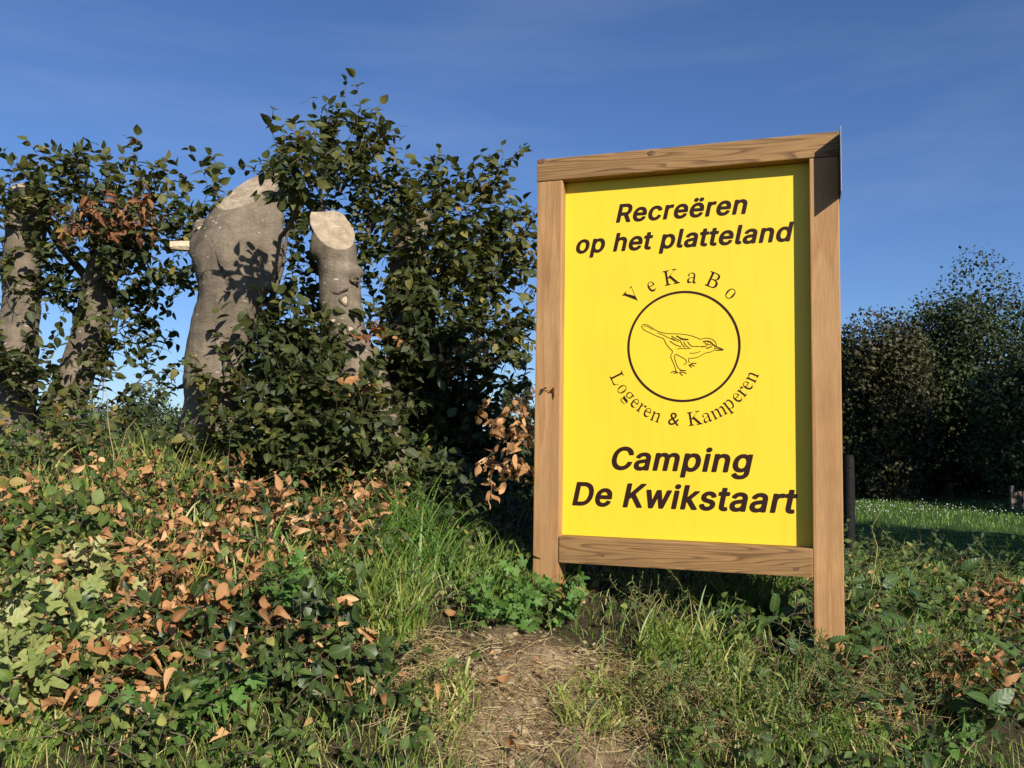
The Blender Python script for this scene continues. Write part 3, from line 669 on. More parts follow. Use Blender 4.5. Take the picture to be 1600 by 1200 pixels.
# the wagtail, drawn in thin lines
BIRD = [
    (2.2, [(500, 415), (380, 372), (250, 308), (190, 283), (150, 245), (130, 208), (145, 185), (190, 178), (240, 190), (300, 230), (360, 272), (420, 300), (500, 322), (600, 335), (740, 335), (860, 347), (960, 368), (1040, 395), (1120, 430)]),
    (2.2, [(1120, 430), (1160, 412), (1230, 405), (1300, 420), (1350, 455), (1380, 500), (1382, 540)]),
    (1.6, [(160, 208), (200, 205), (250, 222), (320, 272)]),
    (2.0, [(400, 318), (480, 350), (560, 390), (640, 425), (700, 445), (755, 472)]),
    (2.4, [(500, 415), (520, 460), (560, 530), (610, 585), (652, 620), (645, 660), (612, 705), (650, 790), (690, 890), (712, 960)]),
    (2.4, [(880, 950), (800, 942), (760, 925), (720, 860), (695, 780), (680, 715), (690, 685), (715, 678), (780, 715), (865, 758), (890, 825), (835, 850)]),
    (2.2, [(935, 825), (905, 745), (960, 742), (1040, 738), (1110, 708), (1190, 655), (1270, 645), (1340, 615), (1355, 590), (1362, 545)]),
    (3.2, [(620, 988), (650, 965), (690, 962), (715, 970), (740, 988)]), (3.0, [(665, 998), (700, 985), (745, 988)]),
    (3.2, [(765, 980), (800, 970), (850, 980), (882, 1002)]), (3.2, [(765, 985), (795, 1010), (820, 1035)]), (2.6, [(770, 945), (820, 950), (880, 950)]),
    (3.2, [(960, 832), (1000, 825), (1050, 830)]), (3.2, [(920, 850), (945, 875), (970, 900)]), (3.0, [(945, 855), (985, 855), (1020, 878)]), (2.6, [(940, 850), (980, 835)]),
    (4.2, [(630, 408), (665, 430), (690, 442)]), (2.4, [(632, 370), (690, 408), (740, 432), (780, 445), (795, 490), (825, 530), (858, 560)]),
    (4.0, [(715, 368), (745, 385), (770, 400)]), (2.4, [(765, 395), (810, 415), (860, 422), (920, 425)]), (2.0, [(770, 412), (810, 432), (860, 440), (915, 432)]),
    (2.2, [(838, 465), (850, 500), (880, 540), (925, 565)]), (2.2, [(900, 460), (925, 505), (980, 550), (1040, 545), (1100, 548)]),
    (3.2, [(1115, 545), (1160, 550), (1215, 540)]), (2.2, [(605, 450), (650, 490), (710, 525), (795, 550)]),
    (2.0, [(730, 592), (760, 575), (830, 578), (900, 585), (958, 575)]), (1.8, [(935, 655), (990, 660), (1060, 650), (1120, 625)]),
    (4.0, [(1155, 470), (1195, 458), (1250, 458), (1290, 475), (1320, 510), (1362, 540)]), (2.4, [(1190, 480), (1205, 505), (1240, 520), (1290, 515)]),
    (5.0, [(1236, 488), (1246, 490)]), (3.4, [(1212, 572), (1250, 572), (1290, 555), (1312, 535)]),
    (2.4, [(1362, 542), (1420, 562), (1505, 602), (1450, 610), (1365, 610)]), (1.8, [(1365, 575), (1420, 585), (1470, 600)]), (4.5, [(1455, 602), (1500, 602)]),
]
V_, F_ = [], []
for li, (w_, pts) in enumerate(BIRD):
    P = [Vector(on_sign(990 + x / 10.667, 490 + y / 10.667, FW)) for x, y in pts]
    # smooth once (Chaikin), then lay a ribbon along it
    for _ in range(2):
        Q = [P[0]]
        for a, b in zip(P, P[1:]): Q += [a * .75 + b * .25, a * .25 + b * .75]
        P = Q + [P[-1]]
    h = w_ * pxm * .21
    n0 = len(V_)
    for i, pnt in enumerate(P):
        tg = (P[min(i + 1, len(P) - 1)] - P[max(i - 1, 0)]).normalized()
        nn = Vector((-tg.y, tg.x)) * h
        for s in (1, -1): V_.append((pnt.x + s * nn.x, FW - .00002 * li, pnt.y + s * nn.y))
        if i: F_.append((n0 + 2 * i - 2, n0 + 2 * i - 1, n0 + 2 * i + 1, n0 + 2 * i))
me = bpy.data.meshes.new('bird_drawing'); me.from_pydata(V_, [], F_)
tag(link('bird_drawing', me, M['ink'], panel), 'line drawing of a small long-tailed bird')

# ------------------------------------------------------------------ leaves
def strip_leaf(ts, hw):
    """a leaf blade: midrib plus one edge each side; returns verts, tris, (along, across)"""
    n = len(ts)
    V = [(t, 0, 0) for t in ts]; L = {}; Rr = {}
    for i in range(1, n - 1):
        L[i] = len(V); V.append((ts[i], hw[i], 0)); Rr[i] = len(V); V.append((ts[i], -hw[i], 0))
    T = []
    for S, flip in ((L, False), (Rr, True)):
        f = [(0, 1, S[1])] + [x for i in range(1, n - 2) for x in ((i, i + 1, S[i + 1]), (i, S[i + 1], S[i]))] + [(n - 2, n - 1, S[n - 2])]
        T += [(a, c, b) if flip else (a, b, c) for a, b, c in f]
    V = np.array(V, float)
    return V, np.array(T), np.stack([V[:, 0], np.abs(V[:, 1])], -1)


OVATE = strip_leaf([0, .09, .24, .44, .65, .84, 1], [0, .15, .28, .325, .26, .13, 0])
LANCE = strip_leaf([0, .15, .45, .75, 1], [0, .10, .16, .10, 0])
NEEDLE = strip_leaf([0, .4, 1], [0, .09, 0])
OBLONG = strip_leaf([0, .10, .30, .60, .85, 1], [0, .13, .22, .22, .13, 0])


def lobed_leaf():
    """five rounded lobes round the stalk end"""
    lobes = [(0, .62, 24), (64, .54, 22), (-64, .54, 22), (128, .42, 24), (-128, .42, 24)]
    V = [(.36, 0, 0)]
    for k in range(24):
        th = -172 + 344 * k / 23
        r = max([.26] + [a_ * math.exp(-((th - l_) / w_) ** 4 * .55) for l_, a_, w_ in lobes])
        V.append((.36 + r * math.cos(R(th)), r * math.sin(R(th)) * .95, 0))
    T = [(0, i, i + 1) for i in range(1, 24)] + [(0, 24, 1)]
    V = np.array(V, float)
    return V, np.array(T), np.stack([V[:, 0], np.abs(V[:, 1])], -1)


LOBED = lobed_leaf()
UPV = np.array([0, 0, 1.0])
SUNV = np.array(SUN_DIR)


def LS(pos, dr, nr, size, tint):
    dr = norm(dr); nr = nr - (nr * dr).sum(-1, keepdims=True) * dr
    return dict(pos=pos, dir=dr, nor=norm(nr), size=np.asarray(size, float), tint=np.clip(tint, 0, 1))


def ls_cat(*a):
    return {k: np.concatenate([x[k] for x in a]) for k in a[0]}


def ls_take(L, m):
    return {k: v[m] for k, v in L.items()}


def leaf_geo(L, T, fold=.35, curl=.25, crumple=0.0):
    V, tris, ac = T
    n = len(L['pos']); k = len(V)
    fo = (fold * rng.uniform(.2, 1.3, n))[:, None]; cu_ = (curl * rng.normal(1, .6, n))[:, None]
    x = np.broadcast_to(V[:, 0], (n, k)).copy(); y = np.broadcast_to(V[:, 1], (n, k)) * rng.uniform(.8, 1.15, n)[:, None]
    z = fo * np.abs(y) - cu_ * x * x
    if crumple:
        ph = rng.uniform(0, 6.28, (n, 3))
        z = z + crumple * (np.sin(x * 5 + ph[:, :1]) * .16 + np.sin(y * 8 + ph[:, 1:2]) * .14)
        y = y * (1 - crumple * .35 * rng.uniform(0, 1, n)[:, None]) + crumple * .10 * np.sin(x * 4 + ph[:, 2:])
    else:
        y = y + .06 * np.sin(x * 3 + rng.uniform(0, 6.28, n)[:, None])
    side = np.cross(L['nor'], L['dir'])
    s = L['size'][:, None, None]
    W = L['pos'][:, None] + s * (x[..., None] * L['dir'][:, None] + y[..., None] * side[:, None] + z[..., None] * L['nor'][:, None])
    tr = (np.arange(n)[:, None, None] * k + tris[None]).reshape(-1, 3)
    ti = np.empty((n, k, 3)); ti[..., 0] = L['tint'][:, None]; ti[..., 1:] = ac[None]
    return W.reshape(-1, 3), tr, ti.reshape(-1, 3)


_variants = {}


def leaf_variants(key, T, fold, curl, crumple, mat, count=14):
    if key in _variants: return _variants[key]
    out = []
    for i in range(count):
        L = dict(pos=np.zeros((1, 3)), dir=np.array([[1., 0, 0]]), nor=np.array([[0, 0, 1.]]), size=np.ones(1), tint=np.array([(i + .5) / count]))
        v, t, c = leaf_geo(L, T, fold, curl, crumple)
        me = mesh_np('leaf', v, t, c, True); me.materials.append(mat); out.append(me)
    _variants[key] = out
    return out


def in_front(L, n, cell=8):
    """indices of the n leaves that show largest from where the photograph was taken"""
    px, py, dp = project(L['pos'])
    ok = (dp > .3) & (px > 0) & (px < 1600) & (py > 0) & (py < 1200)
    key = (px // cell).astype(int) * 1000 + (py // cell).astype(int)
    view = norm(EYE - L['pos'])
    area = (L['size'] / np.maximum(dp, .3)) ** 2 * (.15 + np.abs((view * L['nor']).sum(-1)))
    best = {}
    for i in np.where(ok)[0][np.argsort(dp[ok])]:
        best.setdefault(key[i], i)
    c = np.array(list(best.values()), int)
    return c[np.argsort(-area[c])][:n]


def emit(root, L, T, mkey, n_parts, name='foliage', fold=.35, curl=.25, crumple=0.0, leaf_name='leaf', tops=None):
    """the largest leaves as parts of their own, the rest as one part; root None makes top-level objects"""
    mat = M[mkey]
    base = np.array(root.location) if root is not None else np.zeros(3)
    pick = in_front(L, n_parts) if n_parts else np.array([], int)
    rest = np.ones(len(L['pos']), bool); rest[pick] = False
    var = leaf_variants((mkey, id(T), fold, crumple), T, fold, curl, crumple, mat)
    objs = []
    for i in pick:
        d, n_ = L['dir'][i], L['nor'][i]; s = np.cross(n_, d); k = L['size'][i]
        vi = int(np.clip(L['tint'][i] * len(var) + rng.normal(0, .6), 0, len(var) - 1))
        o = bpy.data.objects.new(leaf_name, var[vi]); COL.objects.link(o)
        mtx = Matrix(((d[0] * k, s[0] * k, n_[0] * k, 0), (d[1] * k, s[1] * k, n_[1] * k, 0), (d[2] * k, s[2] * k, n_[2] * k, 0), (0, 0, 0, 1)))
        mtx.translation = Vector(L['pos'][i] - base)
        if root is not None: o.parent = root
        o.matrix_basis = mtx
        objs.append(o)
        if tops: tag(o, *tops)
    if rest.any():
        L2 = ls_take(L, rest)
        v, t, c = leaf_geo(L2, T, fold, curl, crumple)
        o = link(name, mesh_np(name, v - base, t, c, True), mat, root)
        o['kind'] = 'stuff'
        return o, objs
    return None, objs


def grow(P0, D0, length, K=6, wob=.22, up=.06):
    P = np.array(P0, float); d = norm(D0); st = (np.asarray(length) / K)[:, None] if np.ndim(length) else length / K
    out = [P.copy()]
    for _ in range(K):
        d = norm(d + wob * rng.normal(size=d.shape) + up * UPV)
        P = P + d * st; out.append(P.copy())
    return np.stack(out, 1)


def dress(pts, per, size, tint, spread=.9, nbias=None, njit=.55, start=.12, tjit=.17, droop=.15):
    """leaves set alternately along the shoots"""
    S, K1, _ = pts.shape
    t = np.linspace(start, 1.0, per)[None] * np.ones((S, 1)) + rng.uniform(-.04, .04, (S, per))
    t = np.clip(t, 0, .999) * (K1 - 1); i = np.minimum(t.astype(int), K1 - 2); f = (t - i)[..., None]
    ar = np.arange(S)[:, None]
    a, b = pts[ar, i], pts[ar, i + 1]
    pos = a + (b - a) * f; tg = norm(b - a)
    ref = norm(UPV + .7 * rng.normal(size=(S, 1, 3)))
    sd = norm(np.cross(tg, np.broadcast_to(ref, tg.shape)))
    alt = np.where(np.arange(per) % 2 == 0, 1, -1)[None, :, None] * np.where(np.arange(per) == per - 1, .1, 1)[None, :, None]
    dr = norm(tg * .55 + sd * alt * spread + .25 * rng.normal(size=tg.shape) - droop * UPV)
    nb = np.array([0, 0, 1.0]) if nbias is None else np.asarray(nbias)
    nr = nb + njit * rng.normal(size=tg.shape)
    sz = size[0] + (size[1] - size[0]) * rng.uniform(0, 1, (S, per))
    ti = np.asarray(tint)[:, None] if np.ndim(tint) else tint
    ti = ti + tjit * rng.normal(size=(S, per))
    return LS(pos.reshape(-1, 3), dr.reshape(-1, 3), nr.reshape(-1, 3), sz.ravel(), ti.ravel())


def tubes(pts, r0, r1, sides=3):
    S, K1, _ = pts.shape
    tg = norm(np.gradient(pts, axis=1))
    a = norm(np.cross(tg, np.array([.31, .77, .55]))); b = np.cross(tg, a)
    rad = np.linspace(0, 1, K1)[None, :, None]
    r0 = np.broadcast_to(np.asarray(r0, float).reshape(-1, 1, 1), (S, 1, 1)); r1 = np.broadcast_to(np.asarray(r1, float).reshape(-1, 1, 1), (S, 1, 1))
    rad = r0 + (r1 - r0) * rad
    rings = np.stack([pts + rad * (math.cos(2 * math.pi * k / sides) * a + math.sin(2 * math.pi * k / sides) * b) for k in range(sides)], 2)
    V = rings.reshape(-1, 3)
    s_, k_, j_ = np.meshgrid(np.arange(S), np.arange(K1 - 1), np.arange(sides), indexing='ij')
    base = (s_ * K1 + k_) * sides; j2 = (j_ + 1) % sides
    q0 = base + j_; q1 = base + j2; q2 = base + sides + j2; q3 = base + sides + j_
    T = np.concatenate([np.stack([q0, q1, q2], -1).reshape(-1, 3), np.stack([q0, q2, q3], -1).reshape(-1, 3)])
    return V, T


def cat_geo(parts):
    V, T, o = [], [], 0
    for v, t in parts:
        V.append(v); T.append(t + o); o += len(v)
    return np.concatenate(V), np.concatenate(T)


def twigs_obj(root, plist, mat='twig', name='twigs'):
    v, t = cat_geo(plist)
    base = np.array(root.location) if root is not None else np.zeros(3)
    o = link(name, mesh_np(name, v - base, t, None, True), M[mat], root)
    o['kind'] = 'stuff'
    return o


# ------------------------------------------------------------------ the pollarded beeches
def lump(bm, pts, segs=20):
    """closed tube through (x, y, z, r) points"""
    prev = None
    P = [np.array(p[:3]) for p in pts]
    for i, p in enumerate(P):
        tg = norm(P[min(i + 1, len(P) - 1)] - P[max(i - 1, 0)])
        a = norm(np.cross(tg, [.2, .9, .1])); b = np.cross(tg, a)
        ring_ = []
        for k in range(segs):
            th = 2 * math.pi * k / segs
            ring_.append(bm.verts.new(tuple(p + pts[i][3] * (math.cos(th) * a + math.sin(th) * b))))
        if prev:
            for k in range(segs):
                bm.faces.new((prev[k], prev[(k + 1) % segs], ring_[(k + 1) % segs], ring_[k]))
        else:
            bm.faces.new(ring_[::-1])
        prev = ring_
    bm.faces.new(prev)


def pxr(pts, depth):
    """(px, py, r px[, depth shift]) -> metres"""
    out = []
    for q in pts:
        d = depth + (q[3] if len(q) > 3 else 0)
        p = at(q[0], q[1], d); out.append((p[0], p[1], p[2], q[2] * d / F))
    return out


def make_trunk(root, lumps, cuts, voxel=.014, rough=.010, mat='bark'):
    bm = bmesh.new()
    for L in lumps: lump(bm, L)
    me = bm_mesh('trunk', bm)
    o = bpy.data.objects.new('tmp', me); COL.objects.link(o)
    md = o.modifiers.new('r', 'REMESH'); md.mode = 'VOXEL'; md.voxel_size = voxel
    sm = o.modifiers.new('s', 'SMOOTH'); sm.iterations = 4; sm.factor = .5
    dg = bpy.context.evaluated_depsgraph_get(); dg.update()
    me2 = bpy.data.meshes.new_from_object(o.evaluated_get(dg)); bpy.data.objects.remove(o)
    bm = bmesh.new(); bm.from_mesh(me2); bm.normal_update()
    for v in bm.verts:
        c = v.co
        h = mnoise.noise(c * 5.0) * 1.9 + abs(mnoise.noise(Vector((c.x * 7, c.y * 7, c.z * 3)))) * .5 + mnoise.noise(Vector((c.x * 9, c.y * 9, c.z * 22))) * .55 + mnoise.noise(c * 34) * .22
        v.co = c + v.normal * (rough * h)
    caps = []
    for (co, no) in cuts:
        geom = bm.verts[:] + bm.edges[:] + bm.faces[:]
        r = bmesh.ops.bisect_plane(bm, geom=geom, plane_co=co, plane_no=no, clear_outer=True)
        ed = [e for e in r['geom_cut'] if isinstance(e, bmesh.types.BMEdge)]
        bmesh.ops.remove_doubles(bm, verts=list({v for e in ed for v in e.verts}), dist=.0006)
        ed = [e for e in bm.edges if e.is_boundary]
        f = bmesh.ops.holes_fill(bm, edges=ed, sides=0)
        fs = bmesh.ops.triangulate(bm, faces=f['faces'])['faces']
        cb = bmesh.new(); vm = {}
        for face in fs:
            for v in face.verts:
                if v not in vm: vm[v] = cb.verts.new(v.co)
            cb.faces.new([vm[v] for v in face.verts])
        bmesh.ops.subdivide_edges(cb, edges=cb.edges[:], cuts=2, use_grid_fill=True)
        inner = [v for v in cb.verts if not v.is_boundary]
        for v in inner: v.co += Vector(no) * (mnoise.noise(v.co * 16) * .014 + mnoise.noise(v.co * 45) * .007 + mnoise.noise(v.co * 110) * .004)
        bmesh.ops.delete(bm, geom=fs, context='FACES_ONLY')
        caps.append(cb)
    base = Vector(root.location)
    for v in bm.verts: v.co -= base
    tr = link('trunk', bm_mesh('trunk', bm, True), M[mat], root)
    for cb in caps:
        for v in cb.verts: v.co -= base
        link('cut_face', bm_mesh('cut_face', cb), M['cut'], tr)
    return tr


def knot_eye(tr, root, px, py, depth, r, squash=.8, pale=True):
    """a pruning scar on a trunk: a swollen lip round a flat or pale middle"""
    base = np.array(root.location)
    c = at(px, py, depth); view = norm(EYE - c); sd = norm(np.cross(UPV, view)); up_ = np.cross(view, sd)
    bm = bmesh.new(); ringv = []
    for i in range(18):
        th = 2 * math.pi * i / 18; row = []
        for j in range(8):
            ph = 2 * math.pi * j / 8
            rr = r * (1 + .38 * math.cos(ph)) * (1 + .15 * math.sin(3 * th + px))
            p = c + sd * rr * math.cos(th) + up_ * rr * squash * math.sin(th) + view * (r * .30 * math.sin(ph)) - base
            row.append(bm.verts.new(tuple(p)))
        ringv.append(row)
    for i in range(18):
        for j in range(8):
            bm.faces.new((ringv[i][j], ringv[(i + 1) % 18][j], ringv[(i + 1) % 18][(j + 1) % 8], ringv[i][(j + 1) % 8]))
    link('bark_knot', bm_mesh('bark_knot', bm, True), M['bark'], tr)
    if pale:
        bm = bmesh.new(); vs_ = []
        for i in range(12):
            th = 2 * math.pi * i / 12
            vs_.append(bm.verts.new(tuple(c + sd * r * .85 * math.cos(th) + up_ * r * squash * .85 * math.sin(th) + view * r * .08 - base)))
        bm.faces.new(vs_)
        link('pruning_scar', bm_mesh('pruning_scar', bm), M['pale_cut'], tr)


def foot(px, py, depth):
    p = at(px, py, depth); p[2] = terrain(p[0], p[1]); return tuple(p)


def cplane(px, py, depth, no):
    return Vector(at(px, py, depth)), Vector(no).normalized()


GRP = 'row of pollarded beech trees on the bank'
T1 = empty('pollard_tree', foot(25, 720, 5.0), 'slim pollarded tree at the left edge, its pale cut top half hidden by leaves', 'tree', GRP)
T2 = empty('pollard_tree', foot(85, 700, 5.15), 'leaning pollarded tree with a swollen foot under a dark leafy crown', 'tree', GRP)
T3 = empty('pollard_tree', foot(325, 720, 4.3), 'thickest pollarded trunk with a bulging head, pale saw cut and broken side stub', 'tree', GRP)
T4 = empty('pollard_tree', foot(605, 760, 4.45), 'grey pollarded trunk with a large slanting oval saw cut and pruning scars', 'tree', GRP)
T5 = empty('pollard_tree', foot(648, 760, 4.75), 'shaded trunk wrapped in dense dark foliage just left of the sign', 'tree', GRP)

tr1 = make_trunk(T1, [pxr([(44, 262, 24), (42, 300, 26), (38, 380, 28), (33, 470, 27), (27, 560, 28), (22, 650, 30), (18, 760, 36)], 5.0)],
                 [cplane(43, 297, 5.0, (.25, -.5, .8))])
tr2 = make_trunk(T2, [pxr([(176, 330, 22), (165, 400, 25), (150, 470, 27), (140, 520, 28), (124, 575, 26), (108, 620, 28), (92, 660, 36), (82, 700, 42), (78, 770, 46)], 5.15)], [])
tr3 = make_trunk(T3, [pxr([(332, 790, 52), (328, 720, 47), (330, 680, 45), (335, 620, 45), (342, 560, 49), (354, 500, 50), (363, 450, 55), (366, 415, 62), (369, 385, 63), (380, 350, 51), (396, 318, 39), (412, 240, 31)], 4.3),
                      pxr([(345, 405, 40, .0), (330, 375, 30, .02), (318, 356, 20, .03), (312, 346, 11, .03)], 4.3),
                      pxr([(350, 395, 40, -.02), (312, 388, 24, -.03), (298, 385, 13, -.04)], 4.3),
                      pxr([(400, 450, 30), (418, 390, 26, .0), (430, 330, 14, -.02), (428, 300, 9, -.03)], 4.3)],
                 [cplane(402, 306, 4.22, (-.16, -.68, .71))])
tr4 = make_trunk(T4, [pxr([(512, 320, 35), (524, 385, 33), (530, 420, 32), (533, 470, 31), (540, 520, 32), (558, 570, 35), (580, 620, 39), (598, 700, 43), (610, 800, 48)], 4.45),
                      pxr([(535, 425, 20, -.04), (558, 428, 13, -.06), (564, 432, 9, -.06)], 4.45),
                      pxr([(508, 392, 24, -.02), (494, 362, 9, -.04)], 4.45)],
                 [cplane(523, 376, 4.38, (.27, -.70, .66))])
tr5 = make_trunk(T5, [pxr([(650, 330, 22), (640, 400, 28), (632, 470, 32), (635, 560, 34), (642, 650, 36), (652, 790, 42)], 4.75)], [])
knot_eye(tr3, T3, 352, 539, 4.3 - .175, .033, .72, False)
knot_eye(tr3, T3, 313, 356, 4.3 - .065, .018, .9, True)
knot_eye(tr4, T4, 539, 468, 4.45 - .106, .020, 1.25)
knot_eye(tr4, T4, 556, 436, 4.45 - .085, .022, .6, False)
knot_eye(tr4, T4, 548, 513, 4.45 - .103, .017, .9)
knot_eye(tr4, T4, 521, 500, 4.45 - .098, .015, .7)


def bark_scar(tr, root, pts, depth, r):
    """a rough healed crack: a lumpy ridge with a dark middle"""
    base = Vector(root.location)
    bm = bmesh.new()
    P = [pts[0]] + [tuple(np.array(a) * (1 - k) + np.array(b) * k) for a, b in zip(pts, pts[1:]) for k in (.33, .66, 1)]
    lump(bm, pxr([(x, y, r * (.7 + .6 * rng.uniform()), dz) for x, y, dz in P], depth), 8)
    for v in bm.verts: v.co += Vector((mnoise.noise(v.co * 90), mnoise.noise(v.co * 80 + Vector((3, 1, 2))), mnoise.noise(v.co * 70))) * .007 - base
    link('bark_scar', bm_mesh('bark_scar', bm, True), M['bark_dark'], tr)


bark_scar(tr3, T3, [(333, 376, -.170), (338, 395, -.190), (347, 418, -.196), (353, 430, -.192)], 4.3, 2.6)
bark_scar(tr3, T3, [(316, 440, -.13), (335, 446, -.165), (360, 458, -.182)], 4.3, 1.4)
bark_scar(tr3, T3, [(350, 555, -.168), (351, 575, -.165), (352, 590, -.163)], 4.3, 1.6)
bark_scar(tr3, T3, [(384, 548, -.125), (372, 558, -.145), (362, 566, -.155)], 4.3, 1.4)
bark_scar(tr4, T4, [(515, 455, -.095), (528, 459, -.108), (545, 450, -.105)], 4.45, 1.8)
bark_scar(tr4, T4, [(548, 530, -.115), (536, 542, -.120), (528, 556, -.115)], 4.45, 2.0)
# broken stub on the left shoulder of the thick trunk
bm = bmesh.new(); lump(bm, pxr([(304, 385, 9, -.05), (284, 384, 8.5, -.06), (267, 384, 7.5, -.07)], 4.3), 9)
for v in bm.verts: v.co += Vector((mnoise.noise(v.co * 80) * .006, 0, mnoise.noise(v.co * 70) * .006)) - Vector(T3.location)
link('broken_stub', bm_mesh('broken_stub', bm), M['pale_cut'], tr3)


# crowns: (cx, cy, rx, ry, depth, rd, shoots, tint)
def blob_shoots(blobs, lift=.45, toward=.15):
    P, D, L, TT = [], [], [], []
    for (cx, cy, rx, ry, dep, rd, n, tint) in blobs:
        c = at(cx, cy, dep); k = dep / F
        v = norm(rng.normal(size=(n, 3))) * (rng.uniform(0, 1, (n, 1)) ** .45)
        P.append(c + v * np.array([rx * k, rd, ry * k]) * .85)
        D.append(v * np.array([.9, .7, .7]) + np.array([0, -toward, lift]) + .45 * rng.normal(size=(n, 3)))
        L.append(rng.uniform(.12, .42, n)); TT.append(np.full(n, tint) + rng.normal(0, .10, n))
    return np.concatenate(P), np.concatenate(D), np.concatenate(L), np.concatenate(TT)


def long_shoots(items):
    """single shoots that stand out: (x0, y0, x1, y1, depth)"""
    out = []
    for (x0, y0, x1, y1, d) in items:
        a, b = at(x0, y0, d), at(x1, y1, d - .05)
        t = np.linspace(0, 1, 8)[:, None]
        bow = norm(np.cross(b - a, [0, 1, 0])) * .04 * rng.normal()
        out.append(a + (b - a) * t + bow * np.sin(t * math.pi) + .008 * rng.normal(size=(8, 3)) * t)
    return np.stack(out)


def crown(root, blobs, longs, n_parts, limbs=(), per=11, size=(.042, .070), lift=.45, mat='hedge'):
    P, D, L, TT = blob_shoots(blobs, lift)
    pts = grow(P, D, L)
    sets = [dress(pts, per, size, TT, nbias=(.10, -.25, .8))]
    tw = [tubes(pts, .0026, .001)]
    if longs:
        lp = long_shoots(longs)
        ln = np.linalg.norm(lp[:, -1] - lp[:, 0], axis=1)
        sets.append(dress(lp, 20, (.045, .07), .55, start=.05, njit=.6, tjit=.22))
        tw.append(tubes(lp, .0045, .0012, 4))
        # side twigs
        sp = lp[:, 0:6].reshape(-1, 3); sd = np.repeat(norm(lp[:, -1] - lp[:, 0]), 6, 0) + .8 * rng.normal(size=sp.shape) * np.array([1, .6, 1])
        s2 = grow(sp, sd, rng.uniform(.06, .20, len(sp)), K=4)
        sets.append(dress(s2, 5, (.042, .066), .5, tjit=.2)); tw.append(tubes(s2, .002, .001))
    for pts_ in limbs:                 # boughs that carry the shoots
        q = np.array([p[:3] for p in pxr(pts_[1], pts_[0])])
        tw.append(tubes(q[None], pts_[1][0][2] * pts_[0] / F, pts_[1][-1][2] * pts_[0] / F, 7))
    L = ls_cat(*sets)
    twigs_obj(root, tw)
    emit(root, L, OVATE, mat, n_parts)


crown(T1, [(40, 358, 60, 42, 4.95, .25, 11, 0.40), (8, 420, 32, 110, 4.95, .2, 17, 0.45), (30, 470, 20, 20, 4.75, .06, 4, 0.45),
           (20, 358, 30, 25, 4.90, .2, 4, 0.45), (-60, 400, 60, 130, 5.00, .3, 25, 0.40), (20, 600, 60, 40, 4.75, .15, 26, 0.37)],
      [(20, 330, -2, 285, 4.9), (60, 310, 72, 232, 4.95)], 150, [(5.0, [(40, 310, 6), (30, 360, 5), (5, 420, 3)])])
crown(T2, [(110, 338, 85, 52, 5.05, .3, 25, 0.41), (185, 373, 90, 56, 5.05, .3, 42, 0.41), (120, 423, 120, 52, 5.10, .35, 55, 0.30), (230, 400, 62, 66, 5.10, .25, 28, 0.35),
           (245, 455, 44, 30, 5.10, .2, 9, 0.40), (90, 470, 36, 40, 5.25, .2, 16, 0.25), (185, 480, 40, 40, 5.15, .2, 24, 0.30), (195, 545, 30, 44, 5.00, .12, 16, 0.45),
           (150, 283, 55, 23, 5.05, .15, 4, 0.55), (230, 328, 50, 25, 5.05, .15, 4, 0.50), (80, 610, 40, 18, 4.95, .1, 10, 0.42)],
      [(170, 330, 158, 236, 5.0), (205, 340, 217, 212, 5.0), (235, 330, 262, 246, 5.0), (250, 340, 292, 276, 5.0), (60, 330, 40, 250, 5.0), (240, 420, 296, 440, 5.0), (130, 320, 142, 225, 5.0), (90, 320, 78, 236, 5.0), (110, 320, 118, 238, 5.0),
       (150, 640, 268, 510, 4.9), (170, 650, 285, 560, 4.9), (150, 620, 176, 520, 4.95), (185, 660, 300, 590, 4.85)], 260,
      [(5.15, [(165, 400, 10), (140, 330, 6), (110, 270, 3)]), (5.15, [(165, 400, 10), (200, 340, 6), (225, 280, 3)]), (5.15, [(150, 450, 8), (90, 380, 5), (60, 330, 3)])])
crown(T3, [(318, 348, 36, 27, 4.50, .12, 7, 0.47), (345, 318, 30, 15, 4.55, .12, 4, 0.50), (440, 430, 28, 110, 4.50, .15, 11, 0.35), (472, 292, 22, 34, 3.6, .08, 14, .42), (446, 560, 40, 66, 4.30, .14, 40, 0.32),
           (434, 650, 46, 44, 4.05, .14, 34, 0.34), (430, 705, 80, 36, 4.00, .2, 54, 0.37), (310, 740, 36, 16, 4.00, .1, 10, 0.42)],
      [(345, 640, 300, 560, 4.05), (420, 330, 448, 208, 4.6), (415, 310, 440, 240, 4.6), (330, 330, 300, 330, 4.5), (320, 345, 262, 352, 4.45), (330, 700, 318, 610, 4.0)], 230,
      [(4.4, [(420, 480, 6), (440, 420, 4), (450, 360, 2)]), (4.3, [(430, 380, 4, .1), (455, 350, 3, -.3), (472, 300, 2, -.65)])])
